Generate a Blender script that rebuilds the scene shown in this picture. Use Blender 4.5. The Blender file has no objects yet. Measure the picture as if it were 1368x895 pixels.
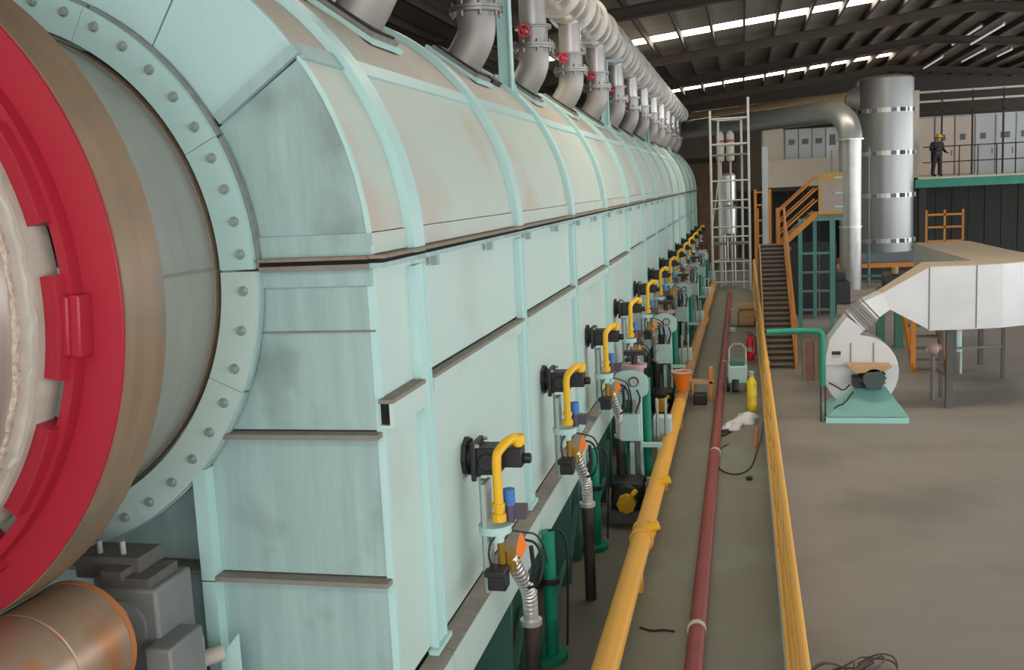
import bpy, bmesh, math, random
from mathutils import Vector, Matrix
random.seed(7)
S = bpy.context.scene
COL = S.collection
R = math.radians
PI = math.pi

# ------------------------------------------------------------------ camera
cam = bpy.data.cameras.new('camera'); camo = bpy.data.objects.new('camera', cam); COL.objects.link(camo)
F = 1350.0; CW, CH = 1368.0, 895.0
VX, VY, ROLL = 992.945, 240.54, .0481           # vanishing point of the furnace axis, roll
yv = Vector((VX-CW/2, CH/2-VY, F)).normalized()
uv = Vector((-ROLL, 1, 0)); uv.z = -(uv.x*yv.x+uv.y*yv.y)/yv.z; uv.normalize()
xv = uv.cross(yv)
right = Vector((xv.x, yv.x, uv.x)); up = Vector((xv.y, yv.y, uv.y)); fwd = Vector((xv.z, yv.z, uv.z))
m = Matrix.Identity(4)
for i in range(3): m[i][0] = right[i]; m[i][1] = up[i]; m[i][2] = -fwd[i]
m.translation = Vector((0, 0, 4.0))
camo.matrix_world = m
cam.sensor_width = 36; cam.lens = F/CW*36; cam.clip_start = .05; cam.clip_end = 400
S.camera = camo

# ------------------------------------------------------------------ light
W = bpy.data.worlds.new('sky'); S.world = W; W.use_nodes = True
wn = W.node_tree; bg = wn.nodes['Background']
bg.inputs[0].default_value = (.93, .97, 1.0, 1); bg.inputs[1].default_value = 1.9
SKYLIGHT = 12.0
S.view_settings.view_transform = 'Standard'; S.view_settings.look = 'None'
S.view_settings.exposure = 0.19; S.view_settings.gamma = 1; S.view_settings.use_curve_mapping = False
S.cycles.use_denoising = True
S.cycles.max_bounces = 7; S.cycles.diffuse_bounces = 4; S.cycles.glossy_bounces = 4
def area(name, loc, rot, sx, sy, power, col):
    l = bpy.data.lights.new(name, 'AREA'); l.shape = 'RECTANGLE'; l.size = sx; l.size_y = sy; l.energy = power; l.color = col
    o = bpy.data.objects.new(name, l); COL.objects.link(o); o.location = loc; o.rotation_euler = rot; return o
# daylight through the open long side of the hall (right) and the open gable behind the camera
area('daylight_side', (21.5, 22, 4.2), (0, R(90), 0), 7.5, 74, 2900, (.95, .98, 1.0))
area('daylight_gable', (4, -9.5, 4.2), (R(90), 0, 0), 24, 7.5, 700, (.97, .98, 1.0))

# ------------------------------------------------------------------ materials
MATS = {}
def lin(c):
    return tuple(((v/255)/12.92 if v/255 <= .04045 else ((v/255+.055)/1.055)**2.4) for v in c)
def mat(name, c1, c2=None, rough=.5, metal=0.0, scale=4.0, stretch=(1, 1, 1), bump=0.0, amt=.5, detail=5, c3=None, s3=1.2, t3=.55, emit=None, spec=.5):
    if name in MATS: return MATS[name]
    M = bpy.data.materials.new(name); M.use_nodes = True; N = M.node_tree; b = N.nodes['Principled BSDF']
    b.inputs['Roughness'].default_value = rough; b.inputs['Metallic'].default_value = metal
    b.inputs['Specular IOR Level'].default_value = spec
    a1 = (*lin(c1), 1)
    tc = N.nodes.new('ShaderNodeTexCoord'); oi = N.nodes.new('ShaderNodeObjectInfo')
    ad = N.nodes.new('ShaderNodeVectorMath'); ad.operation = 'ADD'
    rs = N.nodes.new('ShaderNodeVectorMath'); rs.operation = 'SCALE'; rs.inputs['Scale'].default_value = 37.0
    cb = N.nodes.new('ShaderNodeCombineXYZ')
    N.links.new(oi.outputs['Random'], cb.inputs[0]); N.links.new(oi.outputs['Random'], cb.inputs[1])
    N.links.new(cb.outputs[0], rs.inputs[0]); N.links.new(tc.outputs['Object'], ad.inputs[0]); N.links.new(rs.outputs[0], ad.inputs[1])
    mp = N.nodes.new('ShaderNodeMapping'); mp.inputs['Scale'].default_value = stretch
    N.links.new(ad.outputs[0], mp.inputs[0])
    no = N.nodes.new('ShaderNodeTexNoise'); no.inputs['Scale'].default_value = scale; no.inputs['Detail'].default_value = detail
    no.inputs['Roughness'].default_value = .62
    N.links.new(mp.outputs[0], no.inputs['Vector'])
    if c2:
        rp = N.nodes.new('ShaderNodeMapRange'); rp.inputs[1].default_value = .5-amt*.5; rp.inputs[2].default_value = .5+amt*.5
        N.links.new(no.outputs[0], rp.inputs[0])
        mx = N.nodes.new('ShaderNodeMix'); mx.data_type = 'RGBA'; mx.inputs[6].default_value = a1; mx.inputs[7].default_value = (*lin(c2), 1)
        N.links.new(rp.outputs[0], mx.inputs[0]); last = mx.outputs[2]
        if c3:
            n3 = N.nodes.new('ShaderNodeTexNoise'); n3.inputs['Scale'].default_value = s3; n3.inputs['Detail'].default_value = 6
            N.links.new(ad.outputs[0], n3.inputs['Vector'])
            r3 = N.nodes.new('ShaderNodeMapRange'); r3.inputs[1].default_value = t3; r3.inputs[2].default_value = t3+.16
            N.links.new(n3.outputs[0], r3.inputs[0])
            m3 = N.nodes.new('ShaderNodeMix'); m3.data_type = 'RGBA'; m3.inputs[7].default_value = (*lin(c3), 1)
            N.links.new(last, m3.inputs[6]); N.links.new(r3.outputs[0], m3.inputs[0]); last = m3.outputs[2]
        N.links.new(last, b.inputs['Base Color'])
    else: b.inputs['Base Color'].default_value = a1
    if bump:
        bp = N.nodes.new('ShaderNodeBump'); bp.inputs['Strength'].default_value = bump; bp.inputs['Distance'].default_value = .02
        N.links.new(no.outputs[0], bp.inputs['Height']); N.links.new(bp.outputs[0], b.inputs['Normal'])
    if emit:
        b.inputs['Emission Color'].default_value = (*lin(c1), 1); b.inputs['Emission Strength'].default_value = emit
    MATS[name] = M; return M

TEAL = mat('teal_paint', (184, 208, 200), (194, 213, 205), .48, 0, 1.6, (1, 1, 1), .04, .8, c3=(184, 200, 192), s3=.9, t3=.56)
TEALRIB = mat('teal_rib', (174, 212, 208), (188, 219, 215), .42, 0, 3, (1, 1, .3), .03, .8)
TEALEND = mat('teal_end', (136, 162, 160), (170, 197, 193), .5, 0, 1.3, (8, 8, .7), .06, .7, c3=(132, 150, 147), s3=1.9, t3=.53)  # darker teal: shade of the end face is in the colour, plus streaked stains
TEALTOP = mat('teal_top', (172, 206, 204), (184, 214, 210), .45, 0, 1.4, (6, 6, 1), .05, .9)
DUSTY = mat('teal_dusty', (178, 166, 150), (184, 178, 164), .6, 0, 1.1, (1, 1, 1), .05, .9, c3=(172, 188, 178), s3=.8, t3=.56)
DUSTY2 = mat('teal_half_dusty', (186, 192, 180), (184, 202, 192), .55, 0, 1.0, (1, 1, .6), .05, .9, c3=(186, 176, 160), s3=.7, t3=.54)
LEDGE = mat('dusty_ledge', (118, 112, 102), (146, 140, 130), .85, 0, 9, (1, 1, 1), .3, .7)
RUSTLEDGE = mat('rusty_flange', (122, 102, 82), (150, 142, 128), .8, 0, 7, (1, 3, 1), .3, .6)
BOLT = mat('bolt_steel', (146, 162, 158), (172, 184, 180), .4, .4, 30)
RINGEDGE = mat('ring_edge', (104, 112, 108), (140, 146, 140), .7, 0, 9)
DARK = mat('dark_void', (20, 19, 18), None, .9)
TYRE = mat('tyre_steel', (122, 96, 72), (148, 124, 98), .45, .15, 1.2, (1, 9, 1), .05, .8, c3=(112, 104, 92), s3=1.6, t3=.5)
SHELL = mat('shell_steel', (148, 148, 138), (172, 172, 164), .34, .3, 1.6, (1, 5, 1), .04, .8, c3=(142, 118, 92), s3=1.1, t3=.6)
FLANGE = mat('flange_steel', (140, 138, 134), (166, 162, 156), .34, .75, 6)
SHELLF = mat('front_shell_steel', (152, 138, 128), (182, 172, 164), .3, .4, 1.4, (.6, 8, .6), .03, .8)
PRIMER = mat('pale_band', (176, 166, 152), (196, 188, 174), .75, 0, 8, (1, 1, 1), .2, .7)
WELD = mat('weld_bead', (176, 152, 128), (212, 202, 190), .55, .4, 30, (1, 1, 1), .9, .5)
RED = mat('red_paint', (172, 30, 50), (156, 34, 50), .42, 0, 3, (1, 1, 1), .05, .8)
ROLL_ = mat('roller_steel', (138, 110, 88), (172, 148, 126), .34, .4, 2.4, (1, .5, 1), .05, .8, c3=(172, 104, 52), s3=2.6, t3=.52)
GREYP = mat('grey_paint', (104, 108, 108), (122, 124, 122), .55, 0, 3, (1, 1, 1), .05, .7)
BLACK = mat('black_plastic', (26, 26, 28), (40, 38, 38), .5, 0, 8, (1, 1, 1), .1, .7)
YEL = mat('yellow_paint', (240, 190, 24), (230, 172, 24), .45, 0, 3, (1, 1, 1), .05, .7)
YELP = mat('worn_yellow', (228, 168, 44), (212, 154, 66), .5, 0, 1.5, (1, .6, 1), .05, .8, c3=(196, 160, 104), s3=1.2, t3=.56)
ORANGE = mat('orange_paint', (212, 138, 44), (196, 116, 36), .5, 0, 4, (1, 1, 1), .05, .7)
BORANGE = mat('bright_orange', (240, 120, 22), None, .5)
PIPERED = mat('fire_red', (122, 44, 46), (138, 62, 60), .55, 0, 1.6, (1, .5, 1), .05, .8, c3=(142, 92, 86), s3=2.1, t3=.62)
GREEN = mat('green_paint', (18, 142, 112), (22, 126, 100), .42, 0, 3, (1, 1, 1), .04, .7)
DGREEN = mat('dark_green_paint', (54, 104, 90), (74, 120, 106), .6, 0, 2, (1, 1, 1), .05, .8)
STEEL = mat('galvanised', (186, 184, 180), (206, 204, 200), .34, .7, 5, (1, 1, 1), .05, .8)
ALU = mat('aluminium_cladding', (196, 188, 176), (214, 208, 198), .3, .6, 3, (1, 1, 1), .08, .8)
ELBOW = mat('dusty_elbow', (146, 142, 136), (168, 164, 158), .5, .4, 3, (1, 1, 1), .05, .8)
CHIM = mat('dull_stainless', (138, 141, 141), (156, 157, 154), .34, .55, 1.6, (1, 1, .1), .03, .8)
ZINC = mat('zinc_sheet', (190, 190, 190), (208, 207, 205), .42, .35, 2, (1, 1, 1), .03, .8)
BEIGETOP = mat('dusty_sheet_top', (176, 160, 138), (192, 176, 154), .8, 0, 3, (1, 1, 1), .05, .8)
WHITE = mat('white_paint', (182, 184, 180), (166, 168, 164), .5, 0, 4, (1, 1, 1), .03, .7)
PALETEAL = mat('pale_teal_box', (184, 214, 208), (174, 204, 198), .5, 0, 4, (1, 1, 1), .03, .7)
SKY = mat('skylight_sheet', (255, 242, 220), None, .6, emit=SKYLIGHT)
ROOF = mat('roof_sheet', (172, 168, 162), (132, 128, 122), .6, .2, 1.1, (1, 1, 1), .05, .8)
PURLIN = mat('purlin_steel', (66, 54, 44), (50, 42, 36), .7, 0, 2, (1, 1, 1), .05, .7)
RAFTER = mat('rafter_steel', (72, 58, 46), (56, 46, 38), .7, 0, 1.5, (1, 1, 1), .05, .7)
CONC = mat('concrete_floor', (128, 122, 116), (142, 135, 128), .62, 0, .55, (1, 3.0, 1), .04, .8, c3=(118, 112, 105), s3=.5, t3=.52)
WALK = mat('walkway_concrete', (108, 105, 93), (124, 121, 109), .55, 0, .9, (1.4, .4, 1), .04, .8, c3=(122, 126, 112), s3=.7, t3=.5)
PIT = mat('pit_concrete', (98, 94, 88), (122, 116, 108), .6, 0, 1.2, (1, 1, 1), .1, .8)
WALL = mat('hall_wall_sheet', (74, 66, 58), (60, 54, 48), .7, 0, .8, (1, 1, 1), .05, .8)
DWALL = mat('dark_sheet', (58, 60, 54), (46, 48, 44), .7, 0, 1.2, (4, 4, .3), .05, .8)
CREAM = mat('cream_panel', (224, 210, 194), (212, 198, 182), .7, 0, 1, (1, 1, 1), .03, .7)
CAB = mat('cabinet_grey', (204, 210, 210), (194, 199, 199), .5, 0, 2, (1, 1, 1), .02, .7)
WIN = mat('cabinet_screen', (60, 70, 76), None, .25)
BROWN = mat('brown_step', (112, 102, 92), (132, 122, 112), .7, 0, 4, (1, 1, 1), .05, .7)
CARD = mat('cardboard', (190, 154, 112), (176, 140, 100), .8, 0, 3, (1, 1, 1), .05, .7)
BLUE = mat('blue_paint', (60, 116, 190), None, .45)
PINK = mat('pinkish_valve', (188, 152, 152), (170, 140, 140), .5, 0, 6, (1, 1, 1), .05, .7)
BRASS = mat('brass', (166, 132, 50), (140, 108, 44), .4, .6, 8, (1, 1, 1), .1, .7)
RUBBER = mat('dark_pipe', (72, 58, 52), (54, 48, 46), .45, .2, 2, (1, 1, .3), .04, .7)
SKIN = mat('skin', (176, 128, 100), None, .6)
CLOTH = mat('dark_workwear', (52, 50, 52), (40, 40, 42), .85, 0, 10, (1, 1, 1), .2, .7)
CLOTHW = mat('white_cloth', (216, 212, 212), (196, 194, 196), .85, 0, 6, (1, 1, 1), .2, .7)
BGREY = mat('blue_grey_steel', (112, 124, 132), (98, 110, 118), .55, 0, 2, (1, 1, 1), .03, .7)

# ------------------------------------------------------------------ mesh helpers
ORG = {}
GK = [1.0]          # uniform scale about the viewpoint's foot used when one group was surveyed at another distance
def gk(p):
    k = GK[0]; return Vector((p[0]*k, p[1]*k, 4+(p[2]-4)*k))
class MB:
    def __init__(s): s.v = []; s.f = []
    def add(s, v, f):
        n = len(s.v); s.v += [tuple(p) for p in v]; s.f += [tuple(i+n for i in q) for q in f]; return s
    def box(s, x0, x1, y0, y1, z0, z1):
        v = [(x, y, z) for z in (z0, z1) for y in (y0, y1) for x in (x0, x1)]
        return s.add(v, [(0, 2, 3, 1), (4, 5, 7, 6), (0, 1, 5, 4), (2, 6, 7, 3), (0, 4, 6, 2), (1, 3, 7, 5)])
    def obox(s, c, ax, ay, az):
        c = Vector(c); ax = Vector(ax); ay = Vector(ay); az = Vector(az)
        v = [c+ax*i+ay*j+az*k for k in (-1, 1) for j in (-1, 1) for i in (-1, 1)]
        return s.add(v, [(0, 2, 3, 1), (4, 5, 7, 6), (0, 1, 5, 4), (2, 6, 7, 3), (0, 4, 6, 2), (1, 3, 7, 5)])
    def beam(s, p, q, w, h, upv=(0, 0, 1)):
        p = Vector(p); q = Vector(q); d = (q-p); L = d.length; d.normalize(); u = Vector(upv)
        if abs(d.dot(u)) > .98: u = Vector((0, 1, 0))
        sd = d.cross(u).normalized(); u2 = sd.cross(d)
        return s.obox((p+q)/2, d*L/2, sd*w/2, u2*h/2)
    def cyl(s, p, q, r, n=14, r2=None, cap=True):
        p = Vector(p); q = Vector(q); r2 = r if r2 is None else r2; d = (q-p).normalized()
        a = d.orthogonal().normalized(); b = d.cross(a)
        v = [p+(a*math.cos(t)+b*math.sin(t))*r for t in [2*PI*i/n for i in range(n)]]+[q+(a*math.cos(t)+b*math.sin(t))*r2 for t in [2*PI*i/n for i in range(n)]]
        f = [(i, (i+1) % n, n+(i+1) % n, n+i) for i in range(n)]
        if cap: f += [tuple(range(n-1, -1, -1)), tuple(range(n, 2*n))]
        return s.add(v, f)
    def tube(s, pts, r, n=8, cap=True, rs=None, smooth=0):
        P = [Vector(p) for p in pts]
        for _ in range(smooth):
            Q = [P[0]]
            for a, b in zip(P, P[1:]): Q += [a*.75+b*.25, a*.25+b*.75]
            P = Q+[P[-1]]
        v = []; prev = None
        for i, p in enumerate(P):
            d = ((P[min(i+1, len(P)-1)]-P[max(i-1, 0)])).normalized()
            if prev is None: a = d.orthogonal().normalized()
            else: a = (prev-d*prev.dot(d)).normalized()
            prev = a; b = d.cross(a); rr = rs[i] if rs else r
            v += [p+(a*math.cos(2*PI*k/n)+b*math.sin(2*PI*k/n))*rr for k in range(n)]
        f = []
        for i in range(len(P)-1):
            for k in range(n): f.append((i*n+k, i*n+(k+1) % n, (i+1)*n+(k+1) % n, (i+1)*n+k))
        if cap: f += [tuple(range(n-1, -1, -1)), tuple(range((len(P)-1)*n, len(P)*n))]
        return s.add(v, f)
    def lathe(s, c, d, prof, n=32, closed=False):
        c = Vector(c); d = Vector(d).normalized()
        a = d.orthogonal().normalized(); b = d.cross(a); v = []; k = len(prof)
        for i in range(n):
            t = 2*PI*i/n; e = a*math.cos(t)+b*math.sin(t)
            for (h, r) in prof: v.append(c+d*h+e*r)
        f = []
        for i in range(n):
            j = (i+1) % n
            for q in range(k if closed else k-1): f.append((i*k+q, i*k+(q+1) % k, j*k+(q+1) % k, j*k+q))
        if not closed:
            f += [tuple(i*k for i in range(n)), tuple(i*k+k-1 for i in range(n-1, -1, -1))]
        return s.add(v, f)
    def prism(s, poly, vec):
        n = len(poly); vec = Vector(vec); v = [Vector(p) for p in poly]+[Vector(p)+vec for p in poly]
        return s.add(v, [tuple(range(n-1, -1, -1)), tuple(range(n, 2*n))]+[(i, (i+1) % n, n+(i+1) % n, n+i) for i in range(n)])
    def arc(s, xc, zc, r0, r1, y0, y1, a0, a1, n=16):
        """solid of an annular sector about an axis along Y"""
        v = []
        for i in range(n+1):
            t = R(a0+(a1-a0)*i/n); c, sn = math.cos(t), math.sin(t)
            for (r, y) in ((r0, y0), (r1, y0), (r1, y1), (r0, y1)): v.append((xc+r*c, y, zc+r*sn))
        f = []
        for i in range(n):
            for q in range(4): f.append((i*4+q, i*4+(q+1) % 4, (i+1)*4+(q+1) % 4, (i+1)*4+q))
        f += [(3, 2, 1, 0), (n*4, n*4+1, n*4+2, n*4+3)]
        return s.add(v, f)
    def torus(s, c, d, r, r2, n=20, m=8):
        prof = [(r2*math.sin(2*PI*i/m), r+r2*math.cos(2*PI*i/m)) for i in range(m)]
        return s.lathe(c, d, prof, n, True)
    def sphere(s, c, r, n=12, m=7, sz=1.0):
        return s.lathe(c, (0, 0, 1), [(-r*sz*math.cos(PI*i/m), max(r*math.sin(PI*i/m), .0008)) for i in range(m+1)], n)
    def build(s, name, mt, parent=None, bevel=0.0, origin=None):
        me = bpy.data.meshes.new(name)
        if GK[0] != 1.0: s.v = [tuple(gk(p)) for p in s.v]
        xs = list(zip(*s.v)); c = Vector(origin) if origin else Vector([(min(q)+max(q))/2 for q in xs])
        me.from_pydata([tuple(Vector(p)-c) for p in s.v], [], s.f)
        bm = bmesh.new(); bm.from_mesh(me); bmesh.ops.recalc_face_normals(bm, faces=bm.faces[:]); bm.to_mesh(me); bm.free()
        me.polygons.foreach_set('use_smooth', [True]*len(me.polygons)); me.set_sharp_from_angle(angle=R(32))
        me.materials.append(mt)
        o = bpy.data.objects.new(name, me); COL.objects.link(o); ORG[o] = c
        if parent is not None: o.parent = parent; o.location = c-ORG[parent]
        else: o.location = c
        if bevel:
            bv = o.modifiers.new('bevel', 'BEVEL'); bv.width = bevel; bv.segments = 2; bv.limit_method = 'ANGLE'
        return o
def tag(o, label=None, cat=None, group=None, kind=None):
    if label: o['label'] = label
    if cat: o['category'] = cat
    if group: o['group'] = group
    if kind: o['kind'] = kind
    return o
def thing(name, loc, label, cat, group=None, kind=None):
    o = bpy.data.objects.new(name, None); loc = gk(loc); COL.objects.link(o); o.location = loc; ORG[o] = Vector(loc); o.empty_display_size = .1
    return tag(o, label, cat, group, kind)
KIDS = {}
def copy_tree(o, parent=None, delta=None, label=None):
    c = o.copy(); COL.objects.link(c); ORG[c] = ORG[o].copy()
    if parent is not None: c.parent = parent
    if delta is not None: c.location = o.location+Vector(delta)
    if label: c['label'] = label
    for ch in list(o.children):
        if ch is not c: copy_tree(ch, c)
    return c
def copy_part(o, delta):
    c = o.copy(); COL.objects.link(c); c.location = o.location+Vector(delta); ORG[c] = ORG[o]+Vector(delta)
    for ch in list(o.children): copy_tree(ch, c)
    return c
ORD = ['nearest', 'second nearest', 'third nearest', 'fourth nearest', 'fifth nearest', 'sixth nearest', 'seventh nearest', 'eighth nearest',
       'ninth nearest', 'tenth nearest', 'eleventh nearest', 'twelfth nearest', 'thirteenth nearest', 'fourteenth nearest']

PZ = -.56       # floor of the shallow pit beside the furnace
# ================================================================== SETTING
fl = tag(MB().box(.36, 24, -10, 61, -.2, 0).build('floor', CONC), kind='structure')
MB().box(-1.16, .36, -10, 61, -.2, .004).build('walkway_slab', WALK, fl)
MB().box(-9, -1.16, -10, 61, -1.0, PZ).build('pit_slab', PIT, fl)
MB().box(-1.22, -1.16, -10, 48, PZ, 0).build('pit_edge', PIT, fl)
MB().box(-9, -1.16, 48, 61, PZ, 0).build('far_slab', PIT, fl)
tag(MB().box(-9.3, -9, -10, 61, -1, 8.1).build('wall_left', WALL), kind='structure')
wb = tag(MB().box(-9, 24, 60.6, 61, -.8, 9.8).build('wall_back', WALL), kind='structure')
# roof: two slopes, ridge at x = 7.5
Z0, SL, RX = 9.0, .1, 7.5
def rz(x): return Z0+SL*x if x <= RX else Z0+SL*RX-SL*(x-RX)
roof = bpy.data.objects.new('ceiling', None); COL.objects.link(roof); ORG[roof] = Vector((0, 25, 9)); roof.location = (0, 25, 9); roof['kind'] = 'structure'
def slope_slab(name, x0, x1, y0, y1, mt, th=.05, dz=0.0):
    z0, z1 = rz(x0)+dz, rz(x1)+dz
    return MB().prism([(x0, y0, z0), (x1, y0, z1), (x1, y0, z1+th), (x0, y0, z0+th)], (0, y1-y0, 0)).build(name, mt, roof)
SKY_Y = [-4.3, 15.1, 34.5, 53.4]; HW = .62
ys = [-10]
for c in SKY_Y: ys += [c-HW, c+HW]
ys.append(61)
for (xa, xb) in ((-9, RX), (RX, 24)):
    for i in range(0, len(ys), 2):
        if xa < RX:                      # single sheets between the purlins
            xe = [xa]+[-8.9+1.0*q for q in range(17) if -8.9+1.0*q < xb-.2]+[xb]
            for q, (u, v) in enumerate(zip(xe, xe[1:])): slope_slab('roof_sheet', u+.004, v-.004, ys[i], ys[i+1], ROOF, .05, .006*(q % 2))
        else: slope_slab('roof_sheet', xa, xb, ys[i], ys[i+1], ROOF)
    for c in SKY_Y:
        if xa < RX:
            slope_slab('roof_sheet', xa, -6.9, c-HW, c+HW, ROOF)
            x = -6.9
            while x < RX-.1:
                slope_slab('skylight_panel', x+.05, min(x+1.0, RX)-.05, c-HW, c+HW, SKY, .03); x += 1.0
        else:
            slope_slab('roof_sheet', xa, xb, c-HW, c+HW, ROOF)
x = -8.9; first = None
while x < 23:
    o = MB().box(x-.035, x+.035, -10, 60.6, rz(x)-.24, rz(x)-.005).build('purlin', PURLIN, roof); x += 1.0
for y in (-1.6, 7.6, 16.9, 26.4, 37.2, 45.3, 56.5):
    for (xa, xb) in ((-9, RX), (RX, 24)):
        z0, z1 = rz(xa)-.24, rz(xb)-.24; hb = .32
        mb = MB().prism([(xa, y, z0), (xb, y, z1), (xb, y, z1-.03), (xa, y, z0-.03)], (0, .26, 0))
        mb.prism([(xa, y, z0-hb+.03), (xb, y, z1-hb+.03), (xb, y, z1-hb), (xa, y, z0-hb)], (0, .26, 0))
        mb.prism([(xa, y+.115, z0), (xb, y+.115, z1), (xb, y+.115, z1-hb), (xa, y+.115, z0-hb)], (0, .03, 0))
        mb.build('rafter', RAFTER, roof)
for i, (x, y0, y1) in enumerate([(9, 43.1, 48.8), (9.0, 39.6, 45.0), (9.0, 51, 56), (10.6, 50, 55), (11, 47, 49.5), (11.5, 41, 43.5)]):
    z = [9.45, 9.0, 9.2, 9.3, 8.9, 9.0][i]
    t = thing('batten_light', (x, (y0+y1)/2, z), 'white batten light strip under the dark roof, %s' % ['longest and leftmost', 'one at the upper right beside the longest', 'farthest left and low', 'far one just right of the chimney top', 'short one low on the right', 'short rightmost one'][i], 'light', 'batten lights under the roof')
    MB().box(x-.05, x+.05, y0, y1, z-.02, z+.05).build('housing', WHITE, t)
    MB().cyl((x, y0+.05, z-.04), (x, y1-.05, z-.04), .035, 8).build('tube', mat('tube_glow', (214, 214, 220), None, .4, emit=.55), t)
    for y in (y0+.4, y1-.4): MB().cyl((x, y, z+.05), (x, y, rz(x)-.1), .012, 5).build('hanger', PURLIN, t)

# ================================================================== FURNACE HOUSING
XA, ZA, RF = -4.2, 3.645, 2.1
XS = XA+RF; Y0, Y1 = 5.53, 47.0; P = 3.08
RIB = [6.25+P*k for k in range(14)]
fur = thing('furnace_housing', (XA, 20, 0), 'long pale teal arched furnace housing with ribs running down the hall', 'furnace')
# inner body (behind panels), so that joints read as shadow
MB().arc(XA, ZA, 1.9, 2.055, Y0+.25, Y1, 0, 180, 40).build('inner_arch', DUSTY, fur)
MB().box(-6.24, XS-.05, Y0+.25, Y1, 1.0, ZA).build('inner_body', TEAL, fur)
b = MB()
b.box(-6.1, -2.35, Y0+.6, Y1, -.4, 1.0).build('base_plinth', DGREEN, fur)
def arc_panel(r, th, a0, a1, y0, y1, mt, name, n=18): return MB().arc(XA, ZA, r-th, r, y0, y1, a0, a1, n).build(name, mt, fur)
edges = [Y0]+RIB+[Y1]
proto = {}
for k in range(15):
    ya, yb = edges[k]+(.0 if k == 0 else .0), edges[k+1]
    L = round(yb-ya, 2)
    for (nm, a0, a1, r, mt, n) in (('arch_panel', 35.6, 90, 2.1, DUSTY, 16), ('arch_panel', 90, 180, 2.1, DUSTY, 18), ('shoulder_panel', 4.4, 34.4, 2.1, DUSTY2, 12)):
        key = (nm, a0, L)
        if key in proto: copy_part(proto[key], (0, ya-edges[proto[key]['k0']], 0))
        else:
            proto[key] = arc_panel(r, .03, a0, a1, ya+.006, yb-.006, mt, nm, n); proto[key]['k0'] = k
    specs = [('skirt_strip', XS-.03, XS+.012, 3.68, 3.80, DUSTY2), ('upper_side_panel', XS-.03, XS, 2.83, 3.60, TEAL), ('lower_side_panel', XS-.03, XS+.004, .98 if k else 1.0, 2.79, TEAL)]
    for (nm, x0, x1, z0, z1, mt) in specs:
        key = (nm, L)
        if key in proto: copy_part(proto[key], (0, ya-edges[proto[key]['k0']], 0))
        else: proto[key] = MB().box(x0, x1, ya+.006, yb-.006, z0, z1).build(nm, mt, fur); proto[key]['k0'] = k
    # longitudinal bar on the 35 degree seam
    t = R(35); e = Vector((math.cos(t), 0, math.sin(t))); tg = Vector((-math.sin(t), 0, math.cos(t)))
    key = ('bar', L)
    if key in proto: copy_part(proto[key], (0, ya-edges[proto[key]['k0']], 0))
    else:
        mb = MB(); mb.obox(Vector((XA, (ya+yb)/2, ZA))+e*(RF+.006), e*.014, Vector((0, (yb-ya)/2, 0)), tg*.06)
        proto[key] = mb.build('seam_bar', TEALEND if k == 0 else TEALTOP, fur); proto[key]['k0'] = k
    # dusty ledge at the horizontal joint of the side
    if k == 0:
        mb = MB(); mb.box(XS, XS+.09, ya-.06, yb-.14, 2.805, 2.83); mb.build('ledge', LEDGE, fur)
        mb = MB(); mb.box(XS+.065, XS+.09, ya-.06, yb-.14, 2.66, 2.805); mb.box(XS, XS+.065, ya-.06, yb-.14, 2.66, 2.675); mb.build('ledge_channel', TEAL, fur)
        MB().box(XS+.005, XS+.063, ya-.04, ya-.03, 2.68, 2.8).build('channel_opening', DARK, fur)  # dark plate standing in for the shade inside the hollow channel
    elif k < 5:
        MB().box(XS, XS+.075, ya+.12, yb-(.16 if k > 1 else .1), 2.79, 2.815).build('ledge', LEDGE, fur)
        MB().box(XS, XS+.06, ya+.12, yb-.16, 2.69, 2.79).build('ledge_lip', TEAL, fur)
    else:
        MB().box(XS, XS+.04, ya+.12, yb-.12, 2.79, 2.815).build('ledge', TEALEND, fur)
pa = MB().arc(XA, ZA, 2.09, 2.16, RIB[0]-.11, RIB[0]+.11, 0, 180, 44).build('arch_rib', TEALRIB, fur)
ps = MB(); ps.box(XS, XS+.055, RIB[0]-.11, RIB[0]-.085, .98, 3.56); ps.box(XS, XS+.055, RIB[0]+.085, RIB[0]+.11, .98, 3.56); ps.box(XS, XS+.04, RIB[0]-.085, RIB[0]+.085, .98, 3.56)
ps = ps.build('side_rib', TEALRIB, fur)
pf = MB().box(XS, XS+.07, RIB[0]-.16, RIB[0]+.16, .95, .985).build('rib_foot', TEALRIB, fur)
for k in range(1, 14):
    for o in (pa, ps, pf): copy_part(o, (0, P*k, 0))
# main split flange, two plates
MB().box(XS-.02, XS+.10, Y0-.06, Y1, 3.655, 3.675).build('upper_flange', RUSTLEDGE, fur)
MB().box(XS-.02, XS+.085, Y0-.06, Y1, 3.60, 3.63).build('lower_flange', TEALEND, fur)
MB().box(XS-.02, XS+.05, Y0-.05, Y1, 3.63, 3.655).build('flange_gap_shade', DARK, fur)  # dark strip painted in for the shaded gap between the two plates
cl = MB().box(XS+.03, XS+.075, 6.55, 6.62, 3.53, 3.60).build('flange_bracket', TEALEND, fur)
for y in range(1, 14): copy_part(cl, (0, y*1.54, 0))
MB().box(XS-.04, XS+.006, 5.522, 5.56, .98, 3.6).build('corner_trim', TEALRIB, fur)
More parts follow.
